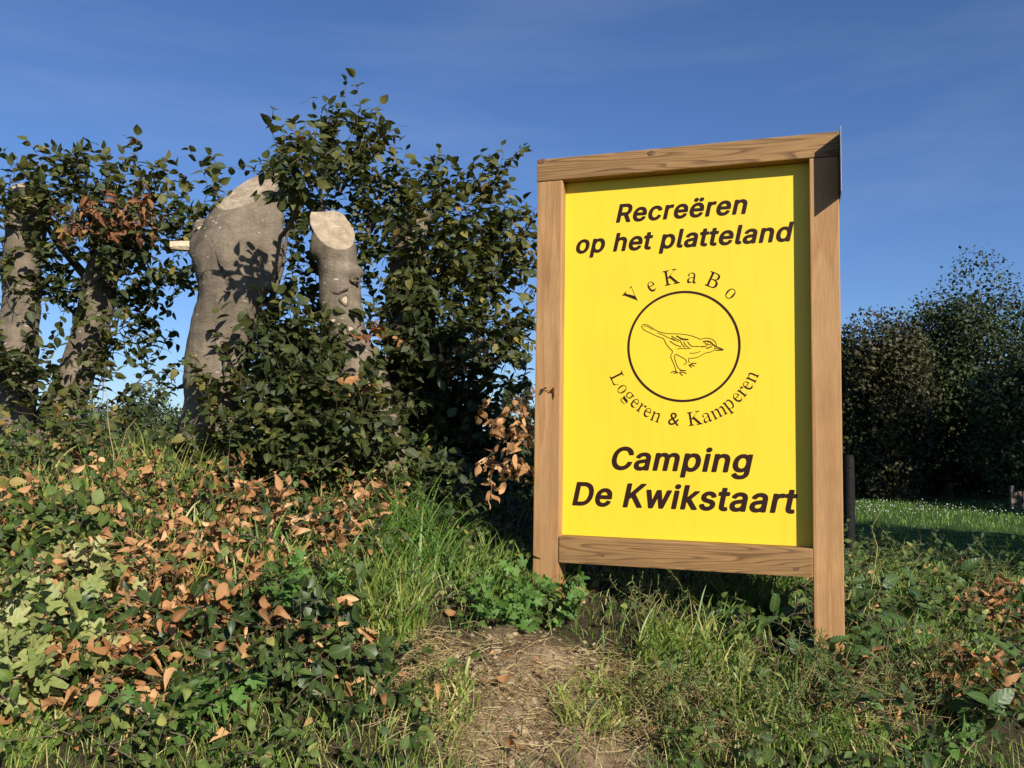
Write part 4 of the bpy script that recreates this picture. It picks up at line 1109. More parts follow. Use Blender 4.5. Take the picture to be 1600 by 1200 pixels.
crown(T4, [(480, 328, 52, 52, 4.90, .22, 19, 0.47), (545, 313, 62, 59, 4.95, .25, 25, 0.47), (590, 373, 56, 52, 4.95, .22, 29, 0.45), (470, 400, 36, 70, 4.95, .2, 14, 0.35), (465, 500, 46, 70, 4.70, .2, 39, 0.35),
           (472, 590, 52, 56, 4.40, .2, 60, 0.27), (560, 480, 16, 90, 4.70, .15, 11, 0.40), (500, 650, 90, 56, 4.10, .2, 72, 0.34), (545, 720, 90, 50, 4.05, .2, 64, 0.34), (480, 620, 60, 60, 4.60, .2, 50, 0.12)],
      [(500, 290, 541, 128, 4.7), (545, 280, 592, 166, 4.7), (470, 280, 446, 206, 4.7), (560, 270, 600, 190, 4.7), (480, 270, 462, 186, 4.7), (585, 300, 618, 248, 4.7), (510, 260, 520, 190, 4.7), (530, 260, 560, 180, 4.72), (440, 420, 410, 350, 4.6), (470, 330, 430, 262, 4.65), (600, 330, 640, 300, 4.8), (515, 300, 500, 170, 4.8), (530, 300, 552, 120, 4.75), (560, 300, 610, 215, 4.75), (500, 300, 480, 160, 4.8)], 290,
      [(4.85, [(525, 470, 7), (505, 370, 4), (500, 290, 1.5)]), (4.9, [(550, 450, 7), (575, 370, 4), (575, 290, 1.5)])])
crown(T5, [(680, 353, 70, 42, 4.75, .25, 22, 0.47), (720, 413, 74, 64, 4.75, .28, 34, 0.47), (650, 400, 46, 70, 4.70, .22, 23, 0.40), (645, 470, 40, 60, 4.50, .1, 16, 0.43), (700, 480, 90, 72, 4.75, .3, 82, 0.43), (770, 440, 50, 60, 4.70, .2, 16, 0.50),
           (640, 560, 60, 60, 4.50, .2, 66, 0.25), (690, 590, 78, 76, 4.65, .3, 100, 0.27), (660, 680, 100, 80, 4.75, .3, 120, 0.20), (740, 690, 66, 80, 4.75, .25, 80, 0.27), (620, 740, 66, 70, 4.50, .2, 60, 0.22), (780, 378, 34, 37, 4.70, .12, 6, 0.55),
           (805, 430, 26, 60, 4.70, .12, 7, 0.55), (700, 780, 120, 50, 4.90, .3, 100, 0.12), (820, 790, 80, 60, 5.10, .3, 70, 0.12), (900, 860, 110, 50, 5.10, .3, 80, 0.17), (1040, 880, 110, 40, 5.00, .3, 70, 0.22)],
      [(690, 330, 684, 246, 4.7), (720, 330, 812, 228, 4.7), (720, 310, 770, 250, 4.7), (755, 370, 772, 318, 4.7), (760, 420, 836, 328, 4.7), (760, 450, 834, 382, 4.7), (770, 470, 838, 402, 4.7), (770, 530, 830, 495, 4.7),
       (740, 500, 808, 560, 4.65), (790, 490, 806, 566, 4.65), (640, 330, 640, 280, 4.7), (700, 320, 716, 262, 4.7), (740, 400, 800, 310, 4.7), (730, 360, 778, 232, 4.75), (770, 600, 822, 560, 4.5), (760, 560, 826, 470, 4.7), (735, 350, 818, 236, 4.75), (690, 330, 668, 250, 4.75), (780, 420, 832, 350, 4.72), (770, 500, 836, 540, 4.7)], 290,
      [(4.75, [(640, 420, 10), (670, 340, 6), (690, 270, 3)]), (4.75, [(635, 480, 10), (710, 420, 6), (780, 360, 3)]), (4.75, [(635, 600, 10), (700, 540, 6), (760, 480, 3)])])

# ------------------------------------------------------------------ withered twigs caught in the hedge
def withered(px, py, rx, ry, depth, n, label, mat='russet', size=(.032, .058)):
    c = at(px, py, depth); k = depth / F
    root = empty('withered_twig', tuple(c), label, 'twig', 'withered twigs hanging in the hedge')
    P = c + rng.uniform(-1, 1, (n, 3)) * np.array([rx * k, .06, ry * k])
    pts = grow(P, rng.normal(size=(n, 3)) + np.array([.4, -.3, -.2]), rng.uniform(.08, .16, n), K=4, wob=.3, up=-.05)
    main = grow(c[None] + np.array([[-rx * k, .04, ry * k * .5]]), np.array([[rx * k * 2, 0, -ry * k]]), np.array([2.1 * rx * k]), K=6, wob=.08, up=0)
    v, t = cat_geo([tubes(pts, .002, .001), tubes(main, .004, .002, 5)])
    link('twigs', mesh_np('twigs', v - c, t, None, True), M['twig'], root)['kind'] = 'stuff'
    L = dress(pts, 6, size, .5, njit=.9, tjit=.25, droop=.5, nbias=(.2, -.8, .3))
    emit(root, L, OVATE, mat, 60, name='dead_leaves', fold=.7, curl=.5, crumple=1.0)
    return root


withered(148, 338, 46, 20, 4.70, 20, 'rusty withered twig in the crown over the leaning trunk')
withered(222, 335, 34, 14, 4.72, 9, 'small rusty withered twig left of the thick trunk head')
withered(786, 685, 26, 60, 3.36, 22, 'long spray of tan withered leaves hanging beside the left post of the sign', 'dry', (.028, .052))
withered(730, 545, 36, 22, 4.42, 7, 'sparse orange withered twig on the hedge above the sign shadow', 'dry')
withered(600, 520, 24, 12, 4.35, 4, 'few reddish withered leaves right of the scarred trunk')
withered(520, 600, 40, 18, 4.05, 5, 'few tan withered leaves below the scarred trunk', 'dry', (.05, .08))


# ------------------------------------------------------------------ plants on the bank
def blades(P, h, lean, width, tint, b=(.3, 1.0)):
    """curved grass blades"""
    n = len(P); K = 5
    h = np.asarray(h)[:, None, None] if np.ndim(h) else h
    t = np.linspace(0, 1, K)[None, :, None]
    a = rng.uniform(0, 2 * np.pi, n); ld = np.stack([np.cos(a), np.sin(a), np.zeros(n)], -1) + np.asarray(lean)
    bb = rng.uniform(*b, n)[:, None, None]
    C = P[:, None] + h * (UPV * (t - .42 * bb * t * t) + ld[:, None] * (.12 * t + .5 * bb * t * t))
    a2 = rng.uniform(0, np.pi, n); sd = np.stack([np.cos(a2), .5 * np.sin(a2), np.zeros(n)], -1)[:, None]
    w = np.asarray(width)[:, None, None] * np.array([.8, 1, .9, .6, .06])[None, :, None] * .5
    V = np.stack([C + sd * w, C - sd * w + UPV * w * .35], 2).reshape(-1, 3)
    i, k = np.meshgrid(np.arange(n), np.arange(K - 1), indexing='ij'); q0 = (i * K + k) * 2
    T = np.concatenate([np.stack([q0, q0 + 1, q0 + 3], -1).reshape(-1, 3), np.stack([q0, q0 + 3, q0 + 2], -1).reshape(-1, 3)])
    ti = np.zeros((n, K, 2, 3)); ti[..., 0] = np.clip(tint, 0, 1)[:, None, None]; ti[..., 1] = np.linspace(0, 1, K)[None, :, None]; ti[..., 2] = .3
    return V, T, ti.reshape(-1, 3)


def soil_amount(P):
    return np.clip(1.5 - 1.25 * np.sqrt(((P[:, 0] - sx0) / .33) ** 2 + ((P[:, 1] - sy0) / .40) ** 2) + vnoise(P[:, 0] * 6, P[:, 1] * 6, 7) * .9, 0, 1)


def bank_points(n, x0=-4.4, x1=4.4, y0=1.35, y1=5.6):
    P = np.stack([rng.uniform(x0, x1, n), rng.uniform(y0, y1, n), np.zeros(n)], -1)
    P[:, 2] = terrain(P[:, 0], P[:, 1])
    return P


def off_soil(P, keep=.03):
    return P[rng.uniform(0, 1, len(P)) > np.minimum(soil_amount(P) * 1.3, 1 - keep)]


# turf: short grass over the whole bank
P = off_soil(np.concatenate([bank_points(32000), bank_points(15000, -2.2, 2.2, 1.4, 2.6)]), .15)
v, t, c = blades(P, rng.uniform(.03, .17, len(P)), (0, 0, 0), rng.uniform(.0018, .0045, len(P)), np.where(rng.uniform(0, 1, len(P)) < .3, rng.uniform(.75, 1, len(P)), rng.uniform(0, .75, len(P))), b=(.2, 1.5))
tag(link('turf_grass', mesh_np('turf_grass', v, t, c, True), M['grass']), 'short mixed green and yellowed grass growing all over the bank', 'grass', kind='stuff')

# undergrowth: trailing leafy shoots over the bank, thickest on the left
P = off_soil(np.concatenate([bank_points(4300), bank_points(350, -2.2, 2.0, 1.5, 2.6)]), .0)
keep = rng.uniform(0, 1, len(P)) < np.interp(P[:, 0], [-2, -.3, .2, 1, 4], [1, .9, .45, .62, .7])
P = P[keep]
hgt = np.interp(P[:, 0], [-3, -1, 0, 1], [.20, .17, .08, .14]) * rng.uniform(0, 1, len(P)) ** 1.5
P = P + hgt[:, None] * UPV + np.array([0, 0, .01])
D = rng.normal(size=P.shape) * np.array([1, .8, .35]) + np.array([0, -.35, .35])
pts = grow(P, D, rng.uniform(.10, .28, len(P)), K=5, wob=.3, up=0)
tw = [tubes(pts, .0022, .001)]
tone = .35 + .5 * vnoise(P[:, 0] * 1.6, P[:, 1] * 1.6, 21)
L = dress(pts, 9, (.018, .044), tone, nbias=(.15, -.45, .8), njit=.55, tjit=.2)
o, leaves = emit(None, L, OVATE, 'under', 0, name='undergrowth')
tag(o, 'tangle of trailing dark green leafy shoots covering the bank', 'undergrowth')
o = twigs_obj(None, tw, name='brushwood')
tag(o, 'thin brown stems of the undergrowth on the bank', 'stems')


def leafy_plant(name, label, cat, group, spec, T, mkey, size, n_parts, per=7, height=(.05, .16), length=(.1, .22), tint=.5, njit=.5, up=.4, fold=.35, curl=.25, crumple=0.0, stem='twig', nb=(.15, -.5, .8), dsp=(1, .8, .3)):
    """a plant or cut branch sprawling over an area of the bank; spec = (cx, cy, rx, ry, shoots)"""
    cx, cy, rx, ry, n = spec
    P = patch(n, cx, cy, rx, ry)
    c = P.mean(0); c[2] = terrain(c[0], c[1])
    root = empty(name, tuple(c), label, cat, group)
    P = P + rng.uniform(*height, n)[:, None] * UPV * rng.uniform(.2, 1, n)[:, None]
    pts = grow(P, rng.normal(size=P.shape) * np.array(dsp) + np.array([0, -.3, up]), rng.uniform(*length, n), K=5, wob=.2, up=.02)
    twigs_obj(root, [tubes(pts, .0026, .0012)], stem, 'stems')
    L = dress(pts, per, size, tint, nbias=nb, njit=njit, tjit=.22)
    emit(root, L, T, mkey, n_parts, fold=fold, curl=curl, crumple=crumple)
    return root


IV = 'sprawling pale lobed-leaved plants'
leafy_plant('ivy_plant', 'pale yellow-green lobed-leaved plant in the lower left corner', 'plant', IV, (30, 1075, 90, 75, 30), LOBED, 'ivy', (.05, .085), 160, per=6)
leafy_plant('ivy_plant', 'pale olive lobed-leaved plant at the left edge, above the yellow-green one', 'plant', IV, (85, 975, 105, 45, 26), LOBED, 'ivy', (.05, .085), 160, per=6, tint=.75)
CB = 'leafy hedge cuttings on the bank'
leafy_plant('cut_branch', 'dark glossy leafy branch at the bottom edge, left of the bare soil', 'branch', CB, (470, 1110, 140, 70, 32), OVATE, 'gloss', (.038, .060), 200, per=7)
leafy_plant('cut_branch', 'dark glossy leafy branch on the bank left of the tall grass', 'branch', CB, (420, 1010, 120, 60, 28), OVATE, 'gloss', (.034, .055), 160, per=7)
leafy_plant('cut_branch', 'dark leafy branch with large leaves among dead leaves, low on the left', 'branch', CB, (190, 1010, 70, 50, 16), OVATE, 'gloss', (.042, .066), 80, per=5)
leafy_plant('cut_branch', 'mid-green leafy branch spread at the left edge of the bank', 'branch', CB, (70, 870, 130, 48, 60), OVATE, 'under', (.04, .07), 200, per=8, tint=.62)
leafy_plant('cut_branch', 'green leafy branch at the foot of the thick trunk', 'branch', CB, (360, 735, 110, 30, 46), OVATE, 'under', (.04, .065), 160, per=8, tint=.6)
leafy_plant('cut_branch', 'brown-green leafy branch in front of the two left trunks', 'branch', CB, (80, 690, 130, 60, 130), OVATE, 'hedge', (.038, .062), 240, per=8, tint=.66, height=(.05, .35))
leafy_plant('cut_branch', 'shaded leafy branch under the hedge beside the left post', 'branch', CB, (720, 790, 90, 40, 46), OVATE, 'hedge', (.045, .07), 100, per=8, tint=.3)
FR = 'bright green weeds on the bank'
leafy_plant('weed_plant', 'bright green lobed weed at the foot of the left post', 'plant', FR, (850, 968, 70, 30, 34), LOBED, 'fresh', (.03, .05), 140, per=6, height=(.03, .10), length=(.06, .13), up=1)
leafy_plant('weed_plant', 'small bright green weed between tall grass and bare soil', 'plant', FR, (770, 985, 40, 20, 14), LOBED, 'fresh', (.03, .045), 60, per=5, length=(.05, .1), up=.8)
leafy_plant('weed_plant', 'bright green lobed weed left of the tall grass', 'plant', FR, (475, 965, 60, 26, 18), LOBED, 'fresh', (.035, .055), 70, per=5, length=(.06, .12), up=.8)
leafy_plant('weed_plant', 'bright green weed at the bottom edge below the dead leaves', 'plant', FR, (300, 1170, 75, 28, 18), LOBED, 'fresh', (.035, .06), 70, per=5, length=(.06, .12), up=.6)
DK = 'broad-leaved weeds right of the sign'
leafy_plant('dock_plant', 'broad-leaved weed just right of the right post foot', 'plant', DK, (1385, 985, 70, 40, 12), OBLONG, 'dock', (.07, .115), 60, per=4, height=(.02, .10), length=(.07, .15), up=.5, curl=.4)
leafy_plant('dock_plant', 'broad-leaved weed in front of the right post foot', 'plant', DK, (1250, 1030, 80, 26, 12), OBLONG, 'dock', (.06, .11), 60, per=4, height=(.02, .06), length=(.06, .12), up=.5, curl=.4)
leafy_plant('dock_plant', 'broad-leaved weed high on the bank, right of the sign', 'plant', DK, (1470, 945, 70, 30, 12), OBLONG, 'dock', (.07, .12), 60, per=4, height=(.02, .10), length=(.07, .15), up=.5, curl=.4)
leafy_plant('dock_plant', 'broad-leaved weed at the right end of the bottom edge', 'plant', DK, (1570, 1130, 50, 50, 8), OBLONG, 'dock', (.06, .11), 40, per=4, height=(.02, .10), length=(.07, .14), up=.5, curl=.4)
leafy_plant('dock_plant', 'light green pointed-leaved weed at the bottom edge, right of centre', 'plant', DK, (1440, 1180, 60, 22, 8), LANCE, 'fresh', (.05, .085), 40, per=4, height=(.02, .06), length=(.06, .12), up=.5, curl=.4)
leafy_plant('dock_plant', 'broad-leaved weed in the grass under the bottom rail', 'plant', DK, (1150, 985, 60, 26, 8), OBLONG, 'dock', (.06, .10), 40, per=4, height=(.02, .06), length=(.06, .12), up=.5, curl=.4)
FE = 'feathery weeds below the sign'
for (spec, lab, tn) in (((1270, 1120, 90, 55, 70), 'feathery green weed below the right post', .55), ((1450, 1100, 70, 45, 46), 'feathery dark weed between broad-leaved weeds on the right', .35),
                        ((1080, 1140, 110, 45, 70), 'yellowish feathery weed right of the bare soil', .85), ((1180, 950, 80, 30, 50), 'feathery weed under the right end of the bottom rail', .5),
                        ((1040, 965, 60, 20, 30), 'feathery weed under the middle of the bottom rail', .6), ((1540, 960, 60, 50, 34), 'feathery weed at the right edge beside dead leaves', .7),
                        ((1370, 900, 50, 36, 30), 'feathery yellow-green weed beside the right post', .8)):
    leafy_plant('feathery_weed', lab, 'plant', FE, spec, NEEDLE, 'feather', (.014, .030), 0, per=26, height=(.0, .08), length=(.10, .24), up=1.2, tint=tn, njit=1.0, fold=.1, stem='straw', dsp=(.8, .6, .3))


# grass tufts
GT = 'tufts of long grass on the bank'
for (spec, lab, h, ti, b) in (
        ((645, 880, 75, 50, 380), 'tallest tuft of long arching grass left of the sign', (.16, .40), (.05, .6), (.4, 1.5)),
        ((610, 985, 55, 40, 360), 'tuft of grass yellow at its foot, below the tallest tuft', (.14, .30), (.3, 1.0), (.2, 1.1)),
        ((775, 915, 70, 34, 400), 'tuft of grass just left of the left post', (.08, .22), (.2, .8), (.2, 1.1)),
        ((840, 940, 36, 16, 130), 'small tuft of grass round the foot of the left post', (.06, .16), (.2, .7), (.2, 1.0)),
        ((1080, 1040, 90, 36, 560), 'tuft of green and straw-coloured grass below the middle of the sign', (.10, .26), (.3, 1.0), (.3, 1.4)),
        ((1180, 935, 80, 34, 420), 'tuft of grass in front of the right end of the bottom rail', (.08, .22), (.0, .6), (.3, 1.3)),
        ((1370, 850, 60, 18, 220), 'tuft of long grass on the bank top right of the sign', (.08, .24), (.1, .7), (.2, 1.0)),
        ((1540, 870, 60, 22, 170), 'tuft of grass on the bank top near the right edge', (.08, .20), (.2, .8), (.2, 1.0)),
        ((250, 760, 80, 30, 300), 'tuft of fine yellowed grass left of the thick trunk', (.10, .32), (.6, 1.0), (.2, .9)),
        ((30, 1185, 60, 20, 160), 'tuft of grass in the lower left corner', (.06, .14), (.3, 1.0), (.2, 1.0)),
        ((1300, 1170, 90, 24, 240), 'tuft of short grass at the bottom edge under the right post', (.05, .14), (.2, .9), (.3, 1.3)),
        ((930, 1120, 70, 50, 260), 'sparse dry tuft at the right side of the bare soil', (.05, .15), (.6, 1.0), (.3, 1.5)),
        ((690, 1120, 60, 60, 200), 'sparse dry tuft at the left side of the bare soil', (.05, .14), (.5, 1.0), (.3, 1.5)),
        ((1180, 1110, 80, 50, 320), 'tuft of mixed grass between the feathery weeds below the sign', (.08, .22), (.2, 1.0), (.3, 1.4)),
        ((1420, 920, 70, 40, 220), 'tuft of grass among weeds right of the right post', (.08, .24), (.1, .8), (.3, 1.2)),
        ((1480, 1030, 80, 50, 240), 'tuft of grass between the broad-leaved weeds near the right edge', (.08, .22), (.1, .8), (.3, 1.2)),
        ((540, 950, 60, 60, 200), 'loose tuft of grass left of the tallest tuft', (.08, .24), (.2, .9), (.3, 1.2)),
        ((330, 900, 150, 80, 260), 'sparse grass pushing through dead leaves on the left bank', (.10, .24), (.2, 1.0), (.2, 1.0)),
        ((130, 800, 120, 50, 220), 'sparse yellowed grass in front of the leaning trunk', (.10, .26), (.5, 1.0), (.2, 1.0))):
    P = patch(spec[4], *spec[:4]); n = len(P)
    c = P.mean(0); c[2] = terrain(c[0], c[1])
    root = empty('grass_tuft', tuple(c), lab, 'grass', GT)
    v, t, col = blades(P, rng.uniform(*h, n), (.1, -.15, 0), rng.uniform(.0035, .0095, n), rng.uniform(*ti, n), b)
    link('blades', mesh_np('blades', v - c, t, col, True), M['grass'], root)['kind'] = 'stuff'

# straw lying about
P = np.concatenate([patch(1100, 800, 1110, 210, 100), patch(500, 640, 1040, 70, 50), patch(1500, 1080, 1100, 160, 90), patch(500, 1300, 1120, 130, 60), bank_points(3000)])
n = len(P); a = rng.uniform(0, 2 * np.pi, n)
d = np.stack([np.cos(a), np.sin(a), .15 * rng.normal(size=n)], -1); ln = rng.uniform(.03, .14, n)
pts = np.stack([P + UPV * rng.uniform(.004, .03, (n, 1)), P + d * ln[:, None] * .5 + UPV * rng.uniform(.008, .04, (n, 1)), P + d * ln[:, None] * 1.0 + UPV * rng.uniform(.0, .03, (n, 1))], 1)
e = P + d * ln[:, None]; pts[:, 2, 2] = np.maximum(pts[:, 2, 2], terrain(e[:, 0], e[:, 1]) + .004)
v, t = tubes(pts, .0012, .0008)
tag(link('straw', mesh_np('straw', v, t, np.repeat(np.stack([rng.uniform(0, 1, n), np.zeros(n) + .5, np.zeros(n) + .3], -1), 9, 0), True), M['straw']), 'pale dry straw strewn over the bare soil and bank', 'straw', kind='stuff')

# earth clods on the bare soil
P = patch(420, 800, 1090, 190, 110); n = len(P)
bm = bmesh.new(); bmesh.ops.create_icosphere(bm, subdivisions=1, radius=1)
bv = np.array([v_.co[:] for v_ in bm.verts]); bf = np.array([[q_.index for q_ in f_.verts] for f_ in bm.faces]); bm.free()
s = rng.uniform(.003, .013, n) * np.where(rng.uniform(0, 1, n) < .12, 2.2, 1)
V = (P[:, None] + bv[None] * s[:, None, None] * rng.uniform(.6, 1.3, (n, len(bv), 1)) * np.array([1, 1, .65])).reshape(-1, 3)
tag(link('earth_clods', mesh_np('earth_clods', V, (np.arange(n)[:, None, None] * len(bv) + bf[None]).reshape(-1, 3)), M['clod']), 'crumbs of dry earth on the bare soil below the sign', 'soil', kind='stuff')

# fallen dry leaves: lying on the undergrowth and on the ground
spots = [(330, 840, 360, 130, 560), (300, 1000, 320, 140, 560), (200, 1130, 260, 70, 260), (560, 870, 120, 70, 160), (1500, 885, 70, 22, 110), (1555, 1020, 60, 70, 160), (1345, 1120, 60, 40, 40),
         (880, 930, 60, 30, 40), (1380, 1010, 160, 90, 90), (760, 1120, 200, 80, 26), (640, 830, 110, 50, 60), (250, 740, 180, 40, 110), (1480, 800 + 90, 120, 40, 60), (960, 900, 100, 30, 40)]
P = np.concatenate([patch(n_, a_, b_, c_, d_) for (a_, b_, c_, d_, n_) in spots] + [off_soil(bank_points(900))])
P = P[rng.uniform(-.5, .5, len(P)) < vnoise(P[:, 0] * 3.3, P[:, 1] * 3.3, 33) * 1.1 + .25]
n = len(P)
lift = np.interp(P[:, 0], [-3, -1, -.2, .3, 1.2, 4], [.17, .15, .08, .02, .07, .10]) * rng.uniform(.05, 1, n)
a = rng.uniform(0, 2 * np.pi, n)
L = LS(P + UPV * lift[:, None], np.stack([np.cos(a), np.sin(a), .4 * rng.normal(size=n)], -1), np.array([.1, -.5, .8]) + .6 * rng.normal(size=(n, 3)), rng.uniform(.022, .062, n), rng.beta(2.2, 1.8, n))
o, objs = emit(None, L, OVATE, 'dry', 300, name='leaf_litter', fold=.7, curl=.5, crumple=.9, leaf_name='dry_leaf')
WHERE = [(150, 790, 'in front of the two left trunks'), (330, 800, 'at the foot of the thick trunk'), (560, 800, 'under the scarred trunk'), (80, 900, 'at the left edge of the bank'), (300, 920, 'in the middle of the left bank'),
         (500, 920, 'left of the tall grass'), (70, 1080, 'on the pale lobed plants'), (250, 1080, 'low on the left bank'), (450, 1090, 'on the dark glossy branch'), (700, 1100, 'on the bare soil'), (850, 950, 'by the left post'),
         (1000, 920, 'under the bottom rail'), (1100, 1100, 'right of the bare soil'), (1350, 1100, 'below the right post'), (1500, 880, 'on the bank top right of the sign'), (1560, 1020, 'at the right edge of the bank'), (700, 860, 'in the tall grass')]
for ob in objs:
    px_, py_, _ = project(np.array(ob.location))
    w_ = min(WHERE, key=lambda q_: (q_[0] - px_) ** 2 + (q_[1] - py_) ** 2)[2]
    vi = ob.data.name
    tag(ob, 'curled brown dead leaf lying ' + w_, 'leaf', 'dead leaves ' + w_)
tag(o, 'brown dead leaves scattered through the undergrowth of the bank', 'leaf litter')

# withered cut twigs with their brown leaves, lying on the bank
WB = 'withered hedge cuttings on the bank'
for (spec, lab) in (((340, 800, 110, 26, 26), 'withered brown cutting in front of the thick trunk foot'), ((400, 870, 90, 34, 28), 'withered tan cutting in the middle of the left bank'),
                    ((40, 850, 50, 22, 12), 'withered orange cutting at the left edge of the bank'), ((170, 1050, 90, 30, 20), 'withered brown cutting above the lower left corner'),
                    ((310, 990, 70, 40, 22), 'withered brown cutting left of the dark glossy branch'), ((1570, 985, 40, 40, 20), 'withered brown cutting at the right edge of the bank'),
                    ((1490, 880, 45, 14, 14), 'withered orange cutting on the bank top right of the sign'),
                    ((520, 850, 60, 30, 14), 'withered tan cutting between the scarred trunk and the tall grass'), ((480, 1060, 80, 40, 14), 'withered tan cutting lying on the dark glossy branch'), ((120, 930, 70, 30, 14), 'withered orange cutting above the pale lobed plants'),
                    ((230, 790, 90, 22, 18), 'withered orange cutting in the yellowed grass left of the thick trunk'), ((1500, 1080, 60, 40, 14), 'withered brown cutting among the broad-leaved weeds on the right'), ((250, 900, 80, 30, 16), 'withered orange cutting on the left bank below the yellowed grass')):
    leafy_plant('withered_cutting', lab, 'branch', WB, spec, OVATE, 'dry' if 'orange' in lab or 'tan' in lab else 'rust', (.028, .055), 70, per=6, height=(.06, .18), length=(.10, .2), tint=.55, njit=.9, fold=.7, curl=.5, crumple=1.0, up=.2)

# single sticks and dry stalks
def stick(px0, py0, px1, py1, r, label, mat, h=.05):
    g = ground_hit(np.array([px0, px1]), np.array([py0, py1]))
    t = np.linspace(0, 1, 9)[:, None]
    p = g[0] + (g[1] - g[0]) * t
    p[:, 2] = np.maximum(terrain(p[:, 0], p[:, 1]) + h * .6, p[:, 2]) + h * np.sin(t[:, 0] * 3) * .5
    p += .006 * rng.normal(size=p.shape)
    v, tt = tubes(p[None], r, r * .6, 7)
    b = p[0]
    tag(link('stick', mesh_np('stick', v - b, tt, np.full((len(v), 3), .6), True), M[mat], None, tuple(b)), label, 'stick', 'cut sticks on the bank')


stick(205, 1155, 245, 1190, .009, 'short thick pale stick at the bottom edge on the left', 'pale_cut', .09)
stick(345, 1085, 395, 1110, .005, 'forked looking thin stick beside the dark glossy branch', 'twig', .10)
stick(1090, 1010, 1330, 1085, .003, 'long thin bare twig slanting down in front of the right post', 'twig', .06)
stick(560, 850, 600, 920, .005, 'crooked brown stick in the tall grass', 'dry', .12)
stick(430, 770, 590, 745, .004, 'thin straight twig under the hedge beside the scarred trunk', 'twig', .12)
for i, (x0, y0, x1, y1, d_, lab) in enumerate(((165, 790, 205, 655, 3.9, 'pale dry stalk leaning right at the left of the thick trunk'), (180, 790, 170, 600, 3.9, 'tall upright pale dry stalk before the leaning trunk'),
                                               (60, 770, 68, 690, 3.9, 'short pale dry stalk near the left edge'), (110, 780, 175, 560, 3.95, 'thin dark stalk crossing the gap between the left trunks'),
                                               (1355, 985, 1372, 800, 3.6, 'thin dry stalk standing right of the right post'))):
    a_, b_ = at(x0, y0, d_), at(x1, y1, d_)
    g_ = float(terrain(a_[0], a_[1])); a_[2] = min(a_[2], g_)
    t = np.linspace(0, 1, 8)[:, None]
    p = a_ + (b_ - a_) * t + .01 * rng.normal(size=(8, 3)) * t
    v, tt = tubes(p[None], .0025, .001, 5)
    tag(link('dry_stalk', mesh_np('dry_stalk', v - a_, tt, np.full((len(v), 3), .6), True), M['straw' if i != 3 else 'twig'], None, tuple(a_)), lab, 'stalk', 'dry stalks on the bank')

# ------------------------------------------------------------------ beyond the bank: meadow and trees
CLUMP = strip_leaf([0, .5, 1], [0, .36, 0])


def far_tree(label, x, y, height, width, low, mkey, n, leaf=(.09, .20), group='trees beyond the meadow', lumps=16, name='broadleaf_tree', cone=False, trunk=True):
    z0 = float(terrain(x, y)); n = int(n * (1.9 if leaf[0] < .11 else 1))
    root = empty(name, (x, y, z0), label, 'tree', group)
    h = height - low
    # uneven crown: sub-crowns spread over an egg-shaped volume, leaves on their outer shells
    u = norm(rng.normal(size=(lumps, 3))) * rng.uniform(.35, .95, (lumps, 1))
    cen = np.stack([u[:, 0] * width * .40, u[:, 1] * width * .34, low + h * (.50 + .40 * u[:, 2])], -1)
    rad = width * rng.uniform(.17, .30, lumps)
    if cone:
        tz = rng.uniform(0, 1, lumps); an = rng.uniform(0, 6.28, lumps); rr = (1 - tz) * width * .38
        cen = np.stack([rr * np.cos(an), rr * np.sin(an), low + h * tz * .95], -1); rad = width * (.10 + .22 * (1 - tz))
    w = rad ** 2 / (rad ** 2).sum()
    pick = rng.choice(lumps, n, p=w)
    v = norm(rng.normal(size=(n, 3))); rr = rng.uniform(.55, 1.08, (n, 1)) + .05 * rng.normal(size=(n, 1))
    pos = cen[pick] + v * rr * rad[pick][:, None] * np.array([1, 1, .8])
    zs = np.percentile(pos[:, 2], [.5, 99.2]); pos[:, 2] = low + (pos[:, 2] - zs[0]) * (h / (zs[1] - zs[0]))
    cen[:, 2] = low + (cen[:, 2] - zs[0]) * (h / (zs[1] - zs[0]))
    pos[:, 2] = np.maximum(pos[:, 2], .15)
    L = LS(pos, norm(rng.normal(size=(n, 3)) + v * .5 - UPV * .3), v + UPV * .5 + .6 * rng.normal(size=(n, 3)), rng.uniform(*leaf, n), .45 + .25 * (rng.uniform(0, 1, lumps)[pick] - .5) + .2 * rng.normal(size=n))
    vv, tt, cc = leaf_geo(L, CLUMP, .2, .2)
    o = link('crown', mesh_np('crown', vv, tt, cc), M[mkey], root); o['kind'] = 'stuff'
    if trunk:
        tw = []
        tp = np.array([[0, 0, -.2], [.03 * height * rng.normal() * .3, 0, low * .6 + .4], [0, 0, low + h * .35], [0, 0, low + h * .7]])
        tw.append(tubes(tp[None], .028 * height, .008 * height, 8))
        link('trunk', mesh_np('trunk', *tw[0], None, True), M['bark_dark'], root)
        br = np.stack([np.broadcast_to(tp[2] * np.array([1, 1, .75]), cen.shape), (tp[2] + cen) / 2 * np.array([1, 1, .95]), cen], 1)
        vb, tb = tubes(br, .010 * height, .004 * height, 5)
        link('limbs', mesh_np('limbs', vb, tb, None, True), M['bark_dark'], root)['kind'] = 'stuff'
    return root


def px_tree(label, px, top, hw, depth, low_px, mkey, n, **kw):
    """a tree placed by where it is seen: its middle, its top and half width in the photograph"""
    p = at(px, 700, depth); z0 = float(terrain(p[0], depth))
    zt = at(px, top, depth)[2]; zl = at(px, low_px, depth)[2]
    return far_tree(label, float(p[0]), depth, zt - z0, 2 * hw * depth / F, max(.2, zl - z0), mkey, n, **kw)


